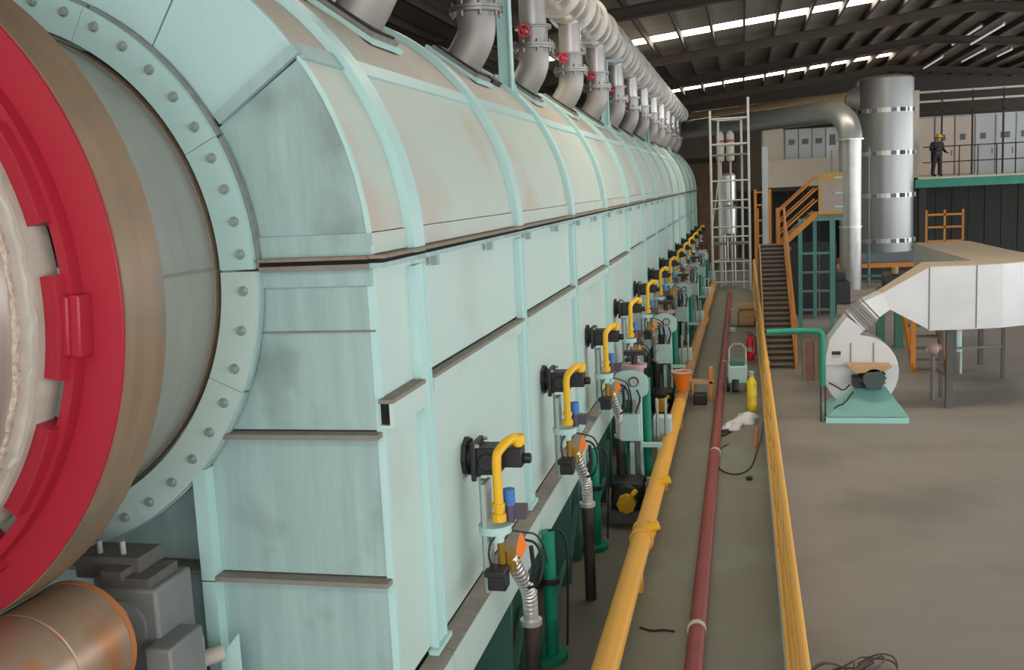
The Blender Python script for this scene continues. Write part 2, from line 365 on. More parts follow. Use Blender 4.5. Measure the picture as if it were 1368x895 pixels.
# near end face: arched upper part
for (a0, a1, mt) in ((4.2, 33.8, TEALEND), (36.2, 57.6, TEALTOP), (58, 90, TEALTOP), (90.4, 122, TEALTOP), (122.4, 144, TEALTOP), (146, 176, TEALTOP)):
    MB().arc(XA, ZA, 1.36, 2.095, Y0-.005, Y0+.03, a0, a1, 12).build('end_panel', mt, fur)
for a in (35, 145):
    t = R(a); e = Vector((math.cos(t), 0, math.sin(t))); tg = Vector((-math.sin(t), 0, math.cos(t)))
    MB().obox(Vector((XA, Y0-.02, ZA))+e*1.8, e*.32, Vector((0, .028, 0)), tg*.032).build('end_seam_bar', TEALEND, fur)
MB().arc(XA, ZA, 2.085, 2.103, Y0-.012, Y0+.03, 0, 180, 40).build('end_rim', TEALRIB, fur)
for (xa, xb) in ((-3.1, XS), (-6.3, -5.3)):
    MB().box(xa, xb, Y0-.03, Y0+.02, 3.672, 3.80).build('end_skirt', TEALEND, fur)
    MB().box(xa, xb, Y0-.03, Y0+.02, 3.50, 3.60).build('end_skirt', TEALEND, fur)
    MB().box(xa+(.32 if xb > -3 else 0), xb, Y0-.10, Y0, 3.655, 3.675).build('end_flange', RUSTLEDGE, fur)
    MB().box(xa+(.32 if xb > -3 else 0), xb, Y0-.085, Y0, 3.60, 3.628).build('end_flange', LEDGE, fur)
    MB().box(xa+(.32 if xb > -3 else 0), xb, Y0-.07, Y0, 3.628, 3.655).build('flange_gap_shade', DARK, fur)  # same dark fill for the shaded flange gap, on the end face
for (xa, xb) in ((-3.24, XS-.005), (-6.3, -5.16)):
    for (z0, z1) in ((3.235, 3.50), (2.635, 3.228), (1.725, 2.595), (.25, 1.685)):
        MB().box(xa, xb, Y0-.004, Y0+.04, z0, z1).build('end_panel', TEALEND, fur)
    for z in (2.595, 1.685): MB().box(xa, xb+.0, Y0-.10, Y0+.02, z, z+.03).build('end_ledge', LEDGE, fur)
    MB().box(xa, xb, Y0-.02, Y0+.02, 3.226, 3.236).build('weld_line', LEDGE, fur)
for s in (-3.33, -5.16):
    MB().box(s, s+.09, Y0-.10, Y0+.24, .62, 1.68).build('end_post', TEALRIB, fur)
    MB().box(s, s+.09, Y0-.10, Y0+.24, 1.69, 2.40).build('end_post', TEALRIB, fur)
for (z0, z1) in ((1.73, 3.6), (.25, 1.66)): MB().box(-5.1, -3.3, Y0+.2, Y0+.24, z0, z1).build('end_panel', TEALEND, fur)
MB().box(-5.1, -3.33, Y0+.05, Y0+.24, 1.66, 1.69).build('end_ledge', LEDGE, fur)
MB().box(-6.2, XS-.02, Y0+.05, Y0+.6, .1, .3).build('end_sill', TEALEND, fur)
# collar and bolted seal ring round the drum
GK[0] = 1.09
segs = [-180, -135, -95, -60, -24, 0, 26, 62, 98, 140, 180]
for a0, a1 in zip(segs, segs[1:]):
    up_ = a0 >= 0
    sg = MB().arc(XA, ZA, 1.435, 1.632 if up_ else 1.642, 4.975, 5.01, a0+(.22 if a0 == 0 else .07), a1-(.22 if a1 == 0 else .07), 14).build('seal_ring_segment', TEALTOP if up_ else TEAL, fur)
    MB().arc(XA, ZA, 1.62, 1.652, 5.012, 5.05, a0+.3, a1-.3, 12).build('ring_backing', RINGEDGE if up_ else TEALEND, sg)
    n = round((a1-a0)/7.2)
    for i in range(n):
        t = R(a0+(i+.5)*(a1-a0)/n); c = (XA+1.565*math.cos(t), ZA+1.565*math.sin(t))
        mb = MB(); mb.cyl((c[0], 4.976, c[1]), (c[0], 4.971, c[1]), .029, 12); mb.cyl((c[0], 4.971, c[1]), (c[0], 4.948, c[1]), .02, 6); mb.build('bolt', BOLT, sg)
GK[0] = 1.0
GK[0] = 1.0
# fascia and green lower supports, one per bay
for k in range(14):
    y = edges[k+1]-P if k else Y0
    ye = edges[k+1] if k else RIB[0]
    MB().prism([(-2.10, y+.01, .955), (-1.97, y+.01, .915), (-1.97, y+.01, .90), (-2.10, y+.01, .90)], (0, ye-y-.02, 0)).build('dusty_shelf', LEDGE, fur)
    MB().box(-2.01, -1.975, y+.01, ye-.01, .55, .905).build('base_fascia', TEAL, fur)
for k in range(12):
    y = RIB[k]
    MB().prism([(-1.99, y+1.75, .56), (-2.34, y+1.75, .56), (-2.9, y+1.75, PZ), (-2.02, y+1.75, PZ)], (0, .05, 0)).build('support_gusset', DGREEN, fur)
    MB().box(-2.14, -2.02, y+2.5, y+2.62, PZ, .56).build('support_leg', DGREEN, fur)
    MB().beam((-2.06, y+1.8, PZ+.1), (-2.06, y+2.9, .5), .05, .07).build('support_brace', DGREEN, fur)
MB().box(-2.08, -1.9, 6.30, 6.58, .40, .60).build('green_clamp', GREEN, fur)

# ================================================================== ROTARY DRUM
GK[0] = 1.09
dr = thing('rotary_drum', (XA, 3, ZA), 'rotating steel drum with brown riding tyre and red retaining ring at left', 'drum')
RS = 1.40
def ring(r0, r1, y0, y1, name, mt, n=96, par=None): return MB().lathe((XA, 0, ZA), (0, 1, 0), [(y0, r0), (y0, r1), (y1, r1), (y1, r0)], n, True).build(name, mt, par or dr)
ring(RS-.08, RS, .9, 3.40, 'front_shell', SHELLF)
ring(RS-.08, RS, 3.40, 3.70, 'pale_band', PRIMER)
ring(RS-.08, RS, 4.0, 4.975, 'rear_shell', SHELL)
ring(RS-.08, RS+.003, 4.975, 5.05, 'rusty_rim', mat('rust_rim', (150, 118, 88), (168, 154, 136), .6, .2, 14, (1, 1, 1), .3, .6))
mb = MB(); n = 200
prof = []
v = []
for i in range(n):
    t = 2*PI*i/n; w = .016+.012*random.random(); yc = 3.405+.012*random.random(); h = .010+.010*random.random()
    for (dy, r) in ((-w, RS-.01), (-w*.5, RS+h), (w*.5, RS+h), (w, RS-.01)): v.append((XA+r*math.cos(t), yc+dy, ZA+r*math.sin(t)))
f = [(i*4+q, i*4+(q+1) % 4, ((i+1) % n)*4+(q+1) % 4, ((i+1) % n)*4+q) for i in range(n) for q in range(4)]
mb.add(v, f).build('weld_seam', WELD, dr)
v = []
for i in range(n):
    t = 2*PI*i/n; w = .02+.02*random.random(); yc = 3.50+.014*random.random(); h = .006+.012*random.random()
    for (dy, r) in ((-w, RS-.01), (-w*.5, RS+h), (w*.5, RS+h), (w, RS-.01)): v.append((XA+r*math.cos(t), yc+dy, ZA+r*math.sin(t)))
MB().add(v, f).build('weld_seam', PRIMER, dr)
MB().arc(XA, ZA, RS-.01, RS+.006, 4.05, 5.0, .4, .9, 2).build('weld_line', LEDGE, dr)
ty = ring(1.50, 1.68, 3.73, 4.03, 'riding_tyre', TYRE, 128)
ring(1.495, 1.672, 3.712, 3.73, 'painted_face', RED, 128, ty)
ring(RS+.055, 1.50, 3.64, 3.75, 'retaining_ring', RED, 128)
for i in range(14):
    a = -4.5+i*360/14
    MB().arc(XA, ZA, RS-.01, RS+.075, 3.585, 3.72, a-8.6, a+8.6, 8).build('shim_pad', RED, dr)
    if i % 2 == 0:
        t = R(a+.3); e = Vector((math.cos(t), 0, math.sin(t))); tg = Vector((-math.sin(t), 0, math.cos(t)))
        mb = MB(); mb.obox(Vector((XA, 3.675, ZA))+e*1.50, e*.035, Vector((0, .055, 0)), tg*.13)
        mb.obox(Vector((XA, 3.655, ZA))+e*1.465, e*.03, Vector((0, .055, 0)), tg*.125)
        mb.build('lug_block', RED, dr, .008)
    MB().arc(XA, ZA, RS+.06, RS+.075, 3.575, 3.60, a-8, a+8, 8).build('pad_lip', RED, dr)
# support roller
rc = (-3.225, 1.905); RR = .31
ro = thing('support_roller', (rc[0], 3.4, rc[1]), 'rusty steel support roller under the drum at lower left', 'roller')
MB().lathe((rc[0], 0, rc[1]), (0, 1, 0), [(2.7, .02), (2.7, RR-.02), (2.72, RR), (3.70, RR), (3.705, RR-.008), (3.715, RR-.008), (3.72, RR), (4.12, RR), (4.16, RR-.035), (4.16, .02)], 64).build('roller_drum', ROLL_, ro)
MB().cyl((rc[0], 4.16, rc[1]), (rc[0], 4.62, rc[1]), .10, 24).build('shaft', STEEL, ro)
MB().lathe((rc[0], 0, rc[1]), (0, 1, 0), [(4.085, RR-.01), (4.085, RR+.003), (4.12, RR+.003), (4.163, RR-.033), (4.163, .12), (4.15, .12)], 64, True).build('rust_edge', mat('rust_edge', (186, 112, 56), (158, 96, 56), .6, .1, 6, (1, 1, 1), .1, .7), ro)
hb = MB(); hb.box(-3.36, -2.97, 4.40, 4.75, 1.35, 2.06); hb.box(-3.5, -2.8, 4.3, 4.85, 1.22, 1.35); hb.build('bearing_housing', GREYP, ro, .02)
MB().cyl((rc[0]+.04, 4.38, rc[1]-.05), (rc[0]+.04, 4.40, rc[1]-.05), .15, 24).build('bearing_cover', GREYP, ro)
mb = MB(); mb.box(-3.34, -3.02, 4.42, 4.7, 2.05, 2.11); mb.box(-3.5, -3.12, 4.5, 4.72, 2.07, 2.19); mb.box(-3.28, -3.16, 4.40, 4.5, 2.1, 2.15); mb.build('cap_plate', mat('sooty', (76, 72, 70), (106, 102, 100), .8, 0, 12, (1, 1, 1), .4, .7), ro)
for dx in (-.16, -.02): MB().cyl((rc[0]+dx, 4.56, 2.12), (rc[0]+dx, 4.56, 2.26), .016, 8).build('stud', STEEL, ro)
mb = MB(); mb.box(-2.99, -2.84, 4.28, 4.6, 1.40, 1.80); mb.box(-3.02, -2.88, 4.2, 4.4, 1.36, 1.66); mb.build('lower_block', GREYP, ro, .015)
MB().beam((-3.3, 3.05, 1.52), (-2.82, 4.12, 1.60), .03, .07).build('scraper_bar', STEEL, ro)
for i in range(4): MB().cyl((-2.80+.03*i, 4.02+.03*i, 1.50+.02*i), (-2.74+.03*i, 3.99, 1.50+.02*i), .018, 8).build('stud', BRASS, ro)
mb = MB(); mb.box(rc[0]-.7, rc[0]+.62, 2.5, 5.0, 1.02, 1.22); mb.box(rc[0]-.5, rc[0]+.4, 2.7, 4.8, -.8, 1.02); mb.build('pedestal', GREYP, ro)
GK[0] = 1.0
lg = thing('lifting_lug', (-3.1, 5.32, 1.35), 'pale teal lug bracket at foot of the furnace end post', 'bracket')
MB().prism([(-3.39, 5.18, .95), (-3.39, 5.18, 1.32), (-3.22, 5.18, 1.44), (-3.22, 5.18, .95)], (0, .03, 0)).build('lug_plate', TEALRIB, lg)
MB().prism([(-3.17, 5.30, .95), (-3.17, 5.30, 1.26), (-3.05, 5.30, 1.40), (-3.05, 5.30, .95)], (0, .03, 0)).build('lug_plate', TEALRIB, lg)
MB().cyl((-3.29, 5.13, 1.28), (-3.14, 5.28, 1.30), .05, 14).build('pin', PRIMER, lg)
MB().box(-3.42, -3.0, 5.15, 5.52, .85, .97).build('lug_base', TEALEND, lg)

# ================================================================== EXHAUST STACKS + MANIFOLD
MX, MZ, MR = -2.75, 7.0, .36
tb = R(54); bn = Vector((math.cos(tb), 0, math.sin(tb))); bt = Vector((-math.sin(tb), 0, math.cos(tb)))
YS = [7.74+P*k for k in range(13)]
def stack(y):
    bc = Vector((XA, y, ZA))+bn*2.10
    t = thing('exhaust_stack', bc, 'steel exhaust stack with bolted flange rising from the furnace arch, nearest the camera', 'pipe', 'exhaust stacks on the furnace')
    mb = MB(); mb.obox(bc+bn*.012, bn*.02, Vector((0, .34, 0)), bt*.34); mb.build('base_plate', TEALRIB, t)
    mb = MB(); mb.obox(bc+bn*.05, bn*.016, Vector((0, .29, 0)), bt*.29); mb.build('base_flange', LEDGE, t)
    mb = MB(); mb.obox(bc+bn*.078, bn*.01, Vector((0, .25, 0)), bt*.25); mb.build('gasket', BLACK, t)
    e0 = bc+bn*.08
    pts = [e0, e0+bn*.10, Vector((MX-.03, y, 5.62)), Vector((MX, y, 5.74)), Vector((MX, y, 5.90))]
    MB().tube(pts, .205, 22, smooth=1).build('elbow', ELBOW, t)
    fl_ = MB(); fl_.cyl((MX, y, 5.89), (MX, y, 5.92), .29, 28); fl_.cyl((MX, y, 5.925), (MX, y, 5.955), .29, 28); fl_ = fl_.build('flange', FLANGE, t)
    for i in range(8):
        a = 2*PI*(i+.5)/8; MB().cyl((MX+.255*math.cos(a), y+.255*math.sin(a), 5.84), (MX+.255*math.cos(a), y+.255*math.sin(a), 6.0), .018, 6).build('bolt', FLANGE, fl_)
    MB().cyl((MX, y, 5.955), (MX, y, 6.16), .20, 24).build('valve_body', FLANGE, t)
    f2 = MB(); f2.cyl((MX, y, 6.16), (MX, y, 6.18), .25, 28); f2.cyl((MX, y, 6.185), (MX, y, 6.205), .25, 28); f2 = f2.build('flange', FLANGE, t)
    hw = MB(); hw.torus((MX-.06, y-.33, 6.10), (.15, 1, 0), .072, .015, 18, 6)
    for i in range(3):
        a = 2*PI*i/3+.4; hw.cyl((MX-.06, y-.33, 6.10), (MX-.06+.085*math.cos(a), y-.33, 6.10+.085*math.sin(a)), .012, 6)
    hw.cyl((MX-.06, y-.355, 6.10), (MX-.06, y-.31, 6.10), .03, 10)
    hw.build('handwheel', mat('red_wheel', (196, 40, 66), None, .45), t)
    MB().cyl((MX-.05, y-.31, 6.10), (MX-.02, y-.17, 6.09), .02, 8).build('valve_stem', STEEL, t)
    MB().cyl((MX, y, 6.20), (MX, y, MZ-MR+.05), .185, 26).build('riser', mat('polished_steel', (206, 202, 200), (222, 218, 216), .2, .6, 4, (1, 1, 1), .03, .7), t)
    return t
st0 = stack(YS[0])
for k in range(1, 13): copy_tree(st0, None, (0, P*k, 0), 'steel exhaust stack with bolted flange on the furnace arch, %s' % ORD[k])
mn = thing('exhaust_manifold', (MX, 28, MZ), 'large foil clad collecting pipe running above the furnace stacks', 'pipe')
y = 5.0; sec = None
sec = MB().cyl((MX, 5.0, MZ), (MX, 6.52, MZ), MR, 32).build('pipe_section', ALU, mn)
fl1 = MB(); fl1.lathe((MX, 6.50, MZ), (0, 1, 0), [(0, MR), (0, MR+.06), (.025, MR+.06), (.025, MR), (.04, MR), (.04, MR+.06), (.065, MR+.06), (.065, MR)], 36, True); fl1 = fl1.build('flange', STEEL, mn)
bd = MB().lathe((MX, 5.75, MZ), (0, 1, 0), [(0, MR-.005), (0, MR+.022), (.05, MR+.022), (.05, MR-.005)], 32, True).build('cladding_band', STEEL, mn)
for i in range(1, 27):
    for o in (sec, fl1, bd): copy_part(o, (0, 1.54*i, 0))
MB().lathe((MX, 46.5, MZ), (0, 1, 0), [(0, MR), (.12, MR*.8), (.16, .05)], 32).build('end_cap', STEEL, mn)
for i, y in enumerate((RIB[2], RIB[5], RIB[8], RIB[11])):
    t = thing('pipe_support', (-2.8, y, 5.2), 'pale teal post on the furnace arch under the collecting pipe, %s' % ORD[i], 'post', 'pipe supports on the furnace')
    mb = MB(); mb.box(-2.88, -2.74, y-.012, y+.012, 5.1, 6.56); mb.box(-2.89, -2.87, y-.07, y+.07, 5.1, 6.56); mb.box(-2.75, -2.73, y-.07, y+.07, 5.1, 6.56)
    mb.build('post', TEALRIB, t)
    MB().box(-3.15, -2.42, y-.08, y+.08, 6.56, 6.62).build('saddle', TEALRIB, t)
    a_ = R(51); e_ = Vector((math.cos(a_), 0, math.sin(a_))); t_ = Vector((-math.sin(a_), 0, math.cos(a_)))
    MB().obox(Vector((XA, y-.55, ZA))+e_*2.13, e_*.03, Vector((0, .2, 0)), t_*.07).build('dark_slot', BLACK, t)  # black block standing in for the dark inside of an opening
    for s in (-1, 1): MB().prism([(-2.81+s*.07, y-.01, 5.15), (-2.81+s*.16, y-.01, 5.12 if s > 0 else 5.35), (-2.81+s*.07, y-.01, 5.42)], (0, .02, 0)).build('gusset', TEALRIB, t)

# ================================================================== BURNERS
YB = [7.2+P*k for k in range(13)]
def burner(y):
    t = thing('gas_burner', (XS, y, 2.0), 'black gas burner with yellow bent gas pipe on the furnace side, nearest the camera', 'burner', 'gas burners along the furnace')
    def q(dx, dy, z): return (-1.88+dx, y+dy, z)
    mb = MB(); mb.cyl((XS, y+.02, 2.02), (XS+.04, y+.02, 2.02), .15, 8); mb.cyl((XS+.04, y+.02, 2.02), (-1.96, y+.02, 2.02), .10, 16); mb.build('mounting_flange', BLACK, t)
    mb = MB(); mb.box(-1.99, -1.81, y-.09, y+.12, 1.90, 2.11); mb.box(-2.02, -1.98, y-.13, y+.16, 1.86, 2.15); mb.cyl((-1.90, y-.11, 2.0), (-1.90, y-.09, 2.0), .07, 14); mb.build('burner_body', BLACK, t, .012)
    mb = MB(); mb.box(-1.82, -1.66, y+.02, y+.16, 1.93, 2.08); mb.cyl((-1.66, y+.09, 1.99), (-1.60, y+.09, 1.99), .04, 12); mb.build('ignition_box', BLACK, t, .01)
    for dy in (-.11, .14):
        for z in (1.88, 2.13): MB().cyl((-1.98, y+dy, z), (-1.95, y+dy, z), .016, 6).build('bolt', STEEL, t)
    MB().tube([(-1.70, y+.10, 2.08), (-1.70, y+.10, 2.15), (-1.75, y+.02, 2.15), (-1.80, y-.08, 2.10), (-1.82, y-.12, 2.06), (-1.82, y-.12, 1.9), (-1.82, y-.12, 1.60)], .036, 12, smooth=2).build('gas_pipe', YEL, t)
    MB().cyl((-1.70, y+.10, 2.10), (-1.70, y+.10, 2.17), .055, 14).build('elbow_nut', YEL, t)
    mb = MB(); mb.cyl((-1.82, y-.12, 1.56), (-1.82, y-.12, 1.62), .055, 8); mb.cyl((-1.82, y-.12, 1.66), (-1.82, y-.12, 1.70), .048, 8); mb.build('union_nut', YEL, t)
    mb = MB(); mb.cyl((-1.86, y-.10, 1.47), (-1.86, y-.10, 1.53), .125, 20); mb.cyl((-1.84, y-.12, 1.40), (-1.84, y-.12, 1.47), .05, 12); mb.build('filter_disc', PALETEAL, t)
    mb = MB(); mb.box(-1.93, -1.90, y-.20, y+.0, 1.02, 1.86); mb.cyl((-1.95, y-.06, 1.0), (-1.95, y-.06, 1.86), .03, 10); mb.build('air_pipe', mat('pale_grey', (176, 188, 184), (160, 172, 170), .45, .2, 4), t)
    MB().cyl((-1.76, y-.02, 1.66), (-1.76, y-.02, 1.78), .045, 12).build('blue_sleeve', BLUE, t)
    mb = MB(); mb.cyl((-1.76, y-.02, 1.52), (-1.76, y-.02, 1.66), .038, 12); mb.box(-1.74, -1.64, y-.02, y+.08, 1.54, 1.64); mb.build('regulator', mat('purple_grey', (96, 84, 102), (70, 64, 74), .5, .2, 6), t)
    mb = MB(); mb.cyl((-1.82, y-.10, 1.05), (-1.82, y-.10, 1.40), .03, 10); mb.cyl((-1.80, y-.06, 1.2), (-1.72, y+.04, 1.2), .026, 8); mb.cyl((-1.78, y-.02, 1.14), (-1.78, y-.02, 1.3), .05, 10); mb.build('brass_fitting', BRASS, t)
    mb = MB(); mb.prism([(-1.74, y, 1.26), (-1.70, y+.02, 1.42), (-1.66, y+.04, 1.30), (-1.70, y+.02, 1.22)], (0, .04, 0)); mb.build('valve_handle', BORANGE if True else RED, t)
    mb = MB(); mb.box(-1.90, -1.76, y-.26, y-.12, 1.06, 1.20); mb.box(-1.92, -1.76, y-.28, y-.10, 1.17, 1.22); mb.build('solenoid', BLACK, t, .01)
    h = [(-1.78, y-.02, 1.26), (-1.76, y+.10, 1.10), (-1.74, y+.28, .92), (-1.73, y+.38, .78), (-1.73, y+.40, .60)]
    hb_ = MB(); hb_.tube(h, .052, 12, smooth=2)
    Pp = [Vector(p) for p in h]
    for _ in range(2):
        Q = [Pp[0]]
        for a, c in zip(Pp, Pp[1:]): Q += [a*.75+c*.25, a*.25+c*.75]
        Pp = Q+[Pp[-1]]
    for i in range(1, len(Pp)-1): hb_.torus(Pp[i], Pp[i+1]-Pp[i-1], .052, .010, 12, 5)
    hb_.build('flexible_hose', STEEL, t)
    mb = MB(); mb.cyl((-1.73, y+.40, .56), (-1.73, y+.40, .80), .062, 14); mb.cyl((-1.73, y+.40, .52), (-1.73, y+.40, .56), .09, 14); mb.build('hose_coupling', STEEL, t)
    MB().cyl((-1.73, y+.40, PZ), (-1.73, y+.40, .53), .062, 16).build('supply_pipe', RUBBER, t)
    mb = MB(); mb.tube([(-1.70, y+.1, 1.34), (-1.60, y+.16, 1.30), (-1.56, y+.2, 1.12), (-1.60, y+.16, .95), (-1.70, y+.22, .9)], .012, 6, smooth=2)
    mb.tube([(-1.86, y-.24, 1.22), (-1.88, y-.3, 1.4), (-1.82, y-.12, 1.5), (-1.7, y+.05, 1.42), (-1.58, y+.2, 1.35), (-1.54, y+.25, 1.1)], .009, 6, smooth=2)
    mb.tube([(-1.64, y+.12, 1.28), (-1.63, y+.14, 1.1), (-1.66, y+.16, .98)], .02, 6)
    mb.build('cable', BLACK, t)
    return t
b0 = burner(YB[0])
for k in range(1, 13):
    c = copy_tree(b0, None, (0, P*k, 0), 'black gas burner with yellow bent gas pipe, %s on the furnace side' % ORD[k])
# green posts standing in the pit
def gpost(y):
    x = -1.89
    t = thing('green_post', (x, y, PZ), 'green pipe post on a round foot between furnace and walkway, nearest the camera', 'post', 'green posts in the pit')
    MB().cyl((x, y, PZ+.03), (x, y, .72), .065, 18).build('post', GREEN, t)
    MB().cyl((x, y, .72), (x, y, .74), .07, 18).build('cap', GREEN, t)
    MB().cyl((x-.05, y, PZ), (x-.05, y, PZ+.06), .2, 22).build('foot_plate', GREEN, t)
    MB().lathe((x, y, .22), (0, 0, 1), [(0, .06), (0, .10), (.05, .10), (.05, .06)], 18, True).build('clamp', BLACK, t)
    MB().beam((x-.12, y-.1, PZ+.08), (x+.0, y+.9, .1), .03, .05).build('brace', DGREEN, t)
    MB().tube([(x, y, .74), (x+.1, y+.05, .76), (x+.17, y+.1, .62), (x+.16, y+.1, .2), (x+.13, y+.1, PZ+.1)], .012, 6, smooth=2).build('cable', BLACK, t)
    return t
g0 = gpost(9.2)
for k in range(1, 10): copy_tree(g0, None, (0, P*k, 0), 'green pipe post on a round foot beside the furnace, %s' % ORD[k])

# instrument stands
def istand(y):
    x = -1.58
    t = thing('instrument_stand', (x, y, PZ), 'pale instrument stand with round gauge board and junction box, nearest the camera', 'stand', 'instrument stands beside the burners')
    for dx in (-.14, .14): MB().cyl((x+dx, y, PZ), (x+dx, y, 1.2), .025, 10).build('leg', PALETEAL, t)
    mb = MB(); poly = []
    for i in range(20):
        a = 2*PI*i/20; poly.append((x+.26*max(-.8, min(1, math.cos(a)*1.15)), y-.02, 1.26+.21*math.sin(a)))
    mb.prism(poly, (0, .025, 0)); mb.build('gauge_board', PALETEAL, t)
    for (dx, dz, r) in ((.06, .05, .07), (-.10, -.05, .04)):
        g = MB().cyl((x+dx, y-.06, 1.26+dz), (x+dx, y-.02, 1.26+dz), r, 16).build('gauge', BLACK, t)
        MB().cyl((x+dx, y-.063, 1.26+dz), (x+dx, y-.059, 1.26+dz), r*.78, 16).build('dial', WHITE, g)
    mb = MB()
    for dx in (-.08, .0, .1): mb.tube([(x+dx, y-.05, 1.2), (x+dx*1.3+.03, y-.1, 1.08), (x+dx, y-.04, .95), (x+dx*.6, y-.02, .8)], .012, 6, smooth=1)
    mb.build('tubing', BLACK, t)
    MB().box(x-.15, x+.13, y-.10, y+.02, .48, .86).build('junction_box', PALETEAL, t, .01)
    mb = MB(); mb.box(x+.13, x+.42, y-.03, y+.03, .38, .44); mb.box(x+.36, x+.42, y-.03, y+.03, PZ, .38); mb.box(x-.02, x+.04, y-.03, y+.03, -.3, .44); mb.box(x+.04, x+.36, y-.03, y+.03, -.2, -.15); mb.build('side_frame', PALETEAL, t)
    MB().cyl((x+.2, y+.3, -.3), (x+.2, y+.3, 1.3), .06, 14).build('green_tank', GREEN, t)
    mb = MB(); mb.cyl((x+.02, y+.5, 1.15), (x+.02, y+.5, 1.42), .13, 16); mb.cyl((x+.02, y+.5, 1.42), (x+.02, y+.5, 1.47), .18, 16); mb.cyl((x+.02, y+.5, 1.1), (x+.02, y+.5, 1.15), .17, 16); mb.build('control_valve', PINK, t)
    MB().cyl((x+.02, y+.5, PZ), (x+.02, y+.5, 1.1), .045, 12).build('valve_pipe', STEEL, t)
    mb = MB(); mb.cyl((x+.02, y+.5, 1.47), (x+.02, y+.5, 1.6), .05, 10); mb.box(x-.12, x+.16, y+.42, y+.58, 1.6, 1.66); mb.build('actuator', BLACK, t)
    for dx in (.32, .44): MB().cyl((x+dx, y+.55, PZ), (x+dx, y+.55, .95), .022, 8).build('steel_pipe', STEEL, t)
    MB().box(x+.24, x+.5, y+.75, y+1.0, .2, .62).build('terminal_box', PALETEAL, t, .01)
    MB().box(x+.34, x+.40, y+.85, y+.9, PZ, .2).build('box_post', PALETEAL, t)
    return t
i0 = istand(13.8)
for k in range(1, 5): copy_tree(i0, None, (0, 2*P*k, 0), 'pale instrument stand with round gauge board and junction box, %s' % ORD[k])
def fan_unit(y):
    x = -1.62
    t = thing('blower', (x, y, PZ), 'black blower with a yellow cap standing in the pit, nearest the camera', 'blower', 'black blowers in the pit')
    mb = MB(); mb.box(x-.2, x+.22, y-.2, y+.25, PZ+.18, -.0); mb.cyl((x, y-.2, -.2), (x, y-.3, -.2), .2, 18); mb.build('casing', BLACK, t, .03)
    mb = MB(); mb.cyl((x+.02, y-.40, -.24), (x+.02, y-.30, -.24), .13, 8); mb.cyl((x+.10, y-.37, -.12), (x+.16, y-.33, -.06), .035, 8); mb.build('yellow_cap', YEL, t)
    MB().box(x-.24, x+.26, y-.25, y+.3, PZ, PZ+.18).build('base', GREYP, t)
    MB().cyl((x+.28, y+.1, PZ), (x+.28, y+.1, .0), .03, 8).build('conduit', WHITE, t)
    return t
f0 = fan_unit(13.5)
for k in range(1, 3): copy_tree(f0, None, (0, 2*P*k, 0), 'black blower with a yellow cap standing in the pit, %s to the camera' % ORD[k])

# ================================================================== WALKWAY PIPES AND RAIL
yp = thing('yellow_gas_main', (-1.10, 20, .3), 'worn yellow gas main pipe along the left edge of the walkway', 'pipe')
MB().cyl((-1.09, -2, .3), (-1.11, 17, .3), .105, 20).build('pipe', YELP, yp)
MB().cyl((-1.11, 17, .3), (-1.12, 38, .3), .105, 20).build('pipe', mat('tan_yellow', (188, 138, 72), (170, 120, 62), .6, 0, 2), yp)
for y in (3, 6.2, 9.6, 13, 16.4, 19.6, 23, 26.5, 30, 33.5, 37): MB().box(-1.15, -1.03, y-.05, y+.05, 0, .22).build('pipe_support', YELP, yp)
for y in (10.4, 18.8, 27.6):
    w = MB(); w.lathe((-1.10, y, .3), (0, 1, 0), [(-.16, .10), (-.16, .13), (-.13, .13), (-.12, .11), (.12, .11), (.13, .13), (.16, .13), (.16, .10)], 18); w.build('joint', YELP, yp)
for y in (12.1, 10.4): MB().cyl((-1.09, y, .36), (-.93, y, .42), .05, 10).build('tap', YEL, yp)
rp = thing('red_fire_pipe', (-.48, 20, .09), 'dull red pipe lying along the middle of the walkway', 'pipe')
MB().cyl((-.44, 0, .085), (-.455, 8.6, .085), .075, 16).build('pipe', PIPERED, rp)
MB().cyl((-.455, 8.6, .085), (-.47, 14.6, .085), .075, 16).build('pipe', PIPERED, rp)
MB().cyl((-.47, 14.6, .085), (-.51, 36, .085), .075, 16).build('pipe', PIPERED, rp)
for y in (8.6, 14.6, 22): MB().lathe((-.46, y, .085), (0, 1, 0), [(-.03, .07), (-.03, .085), (.03, .085), (.03, .07)], 16, True).build('weld_joint', PRIMER, rp)
hr = thing('handrail', (.3, 20, 0), 'yellow handrail along the right edge of the walkway', 'railing')
for z, r in ((1.1, .032), (.8, .03), (.5, .03), (.28, .024)): MB().cyl((.315, 1, z), (.335, 38, z), r, 10).build('rail', YELP, hr)
MB().box(.27, .285, 1, 38, .005, .12).build('toe_board', WHITE, hr)
MB().box(.285, .31, 1, 38, .06, .14).build('toe_rail', YELP, hr)
pp = MB().cyl((.325, 1.6, 0), (.325, 1.6, 1.1), .024, 8).build('post', YELP, hr)
for k in range(1, 25): copy_part(pp, (0, 1.5*k, 0))
for i, (y, z) in enumerate(((16.2, .95), (17.0, 1.0))): MB().torus((.33, y, z), (0, 1, 0), .04, .012, 12, 6).build('wire_tie', WHITE, hr)

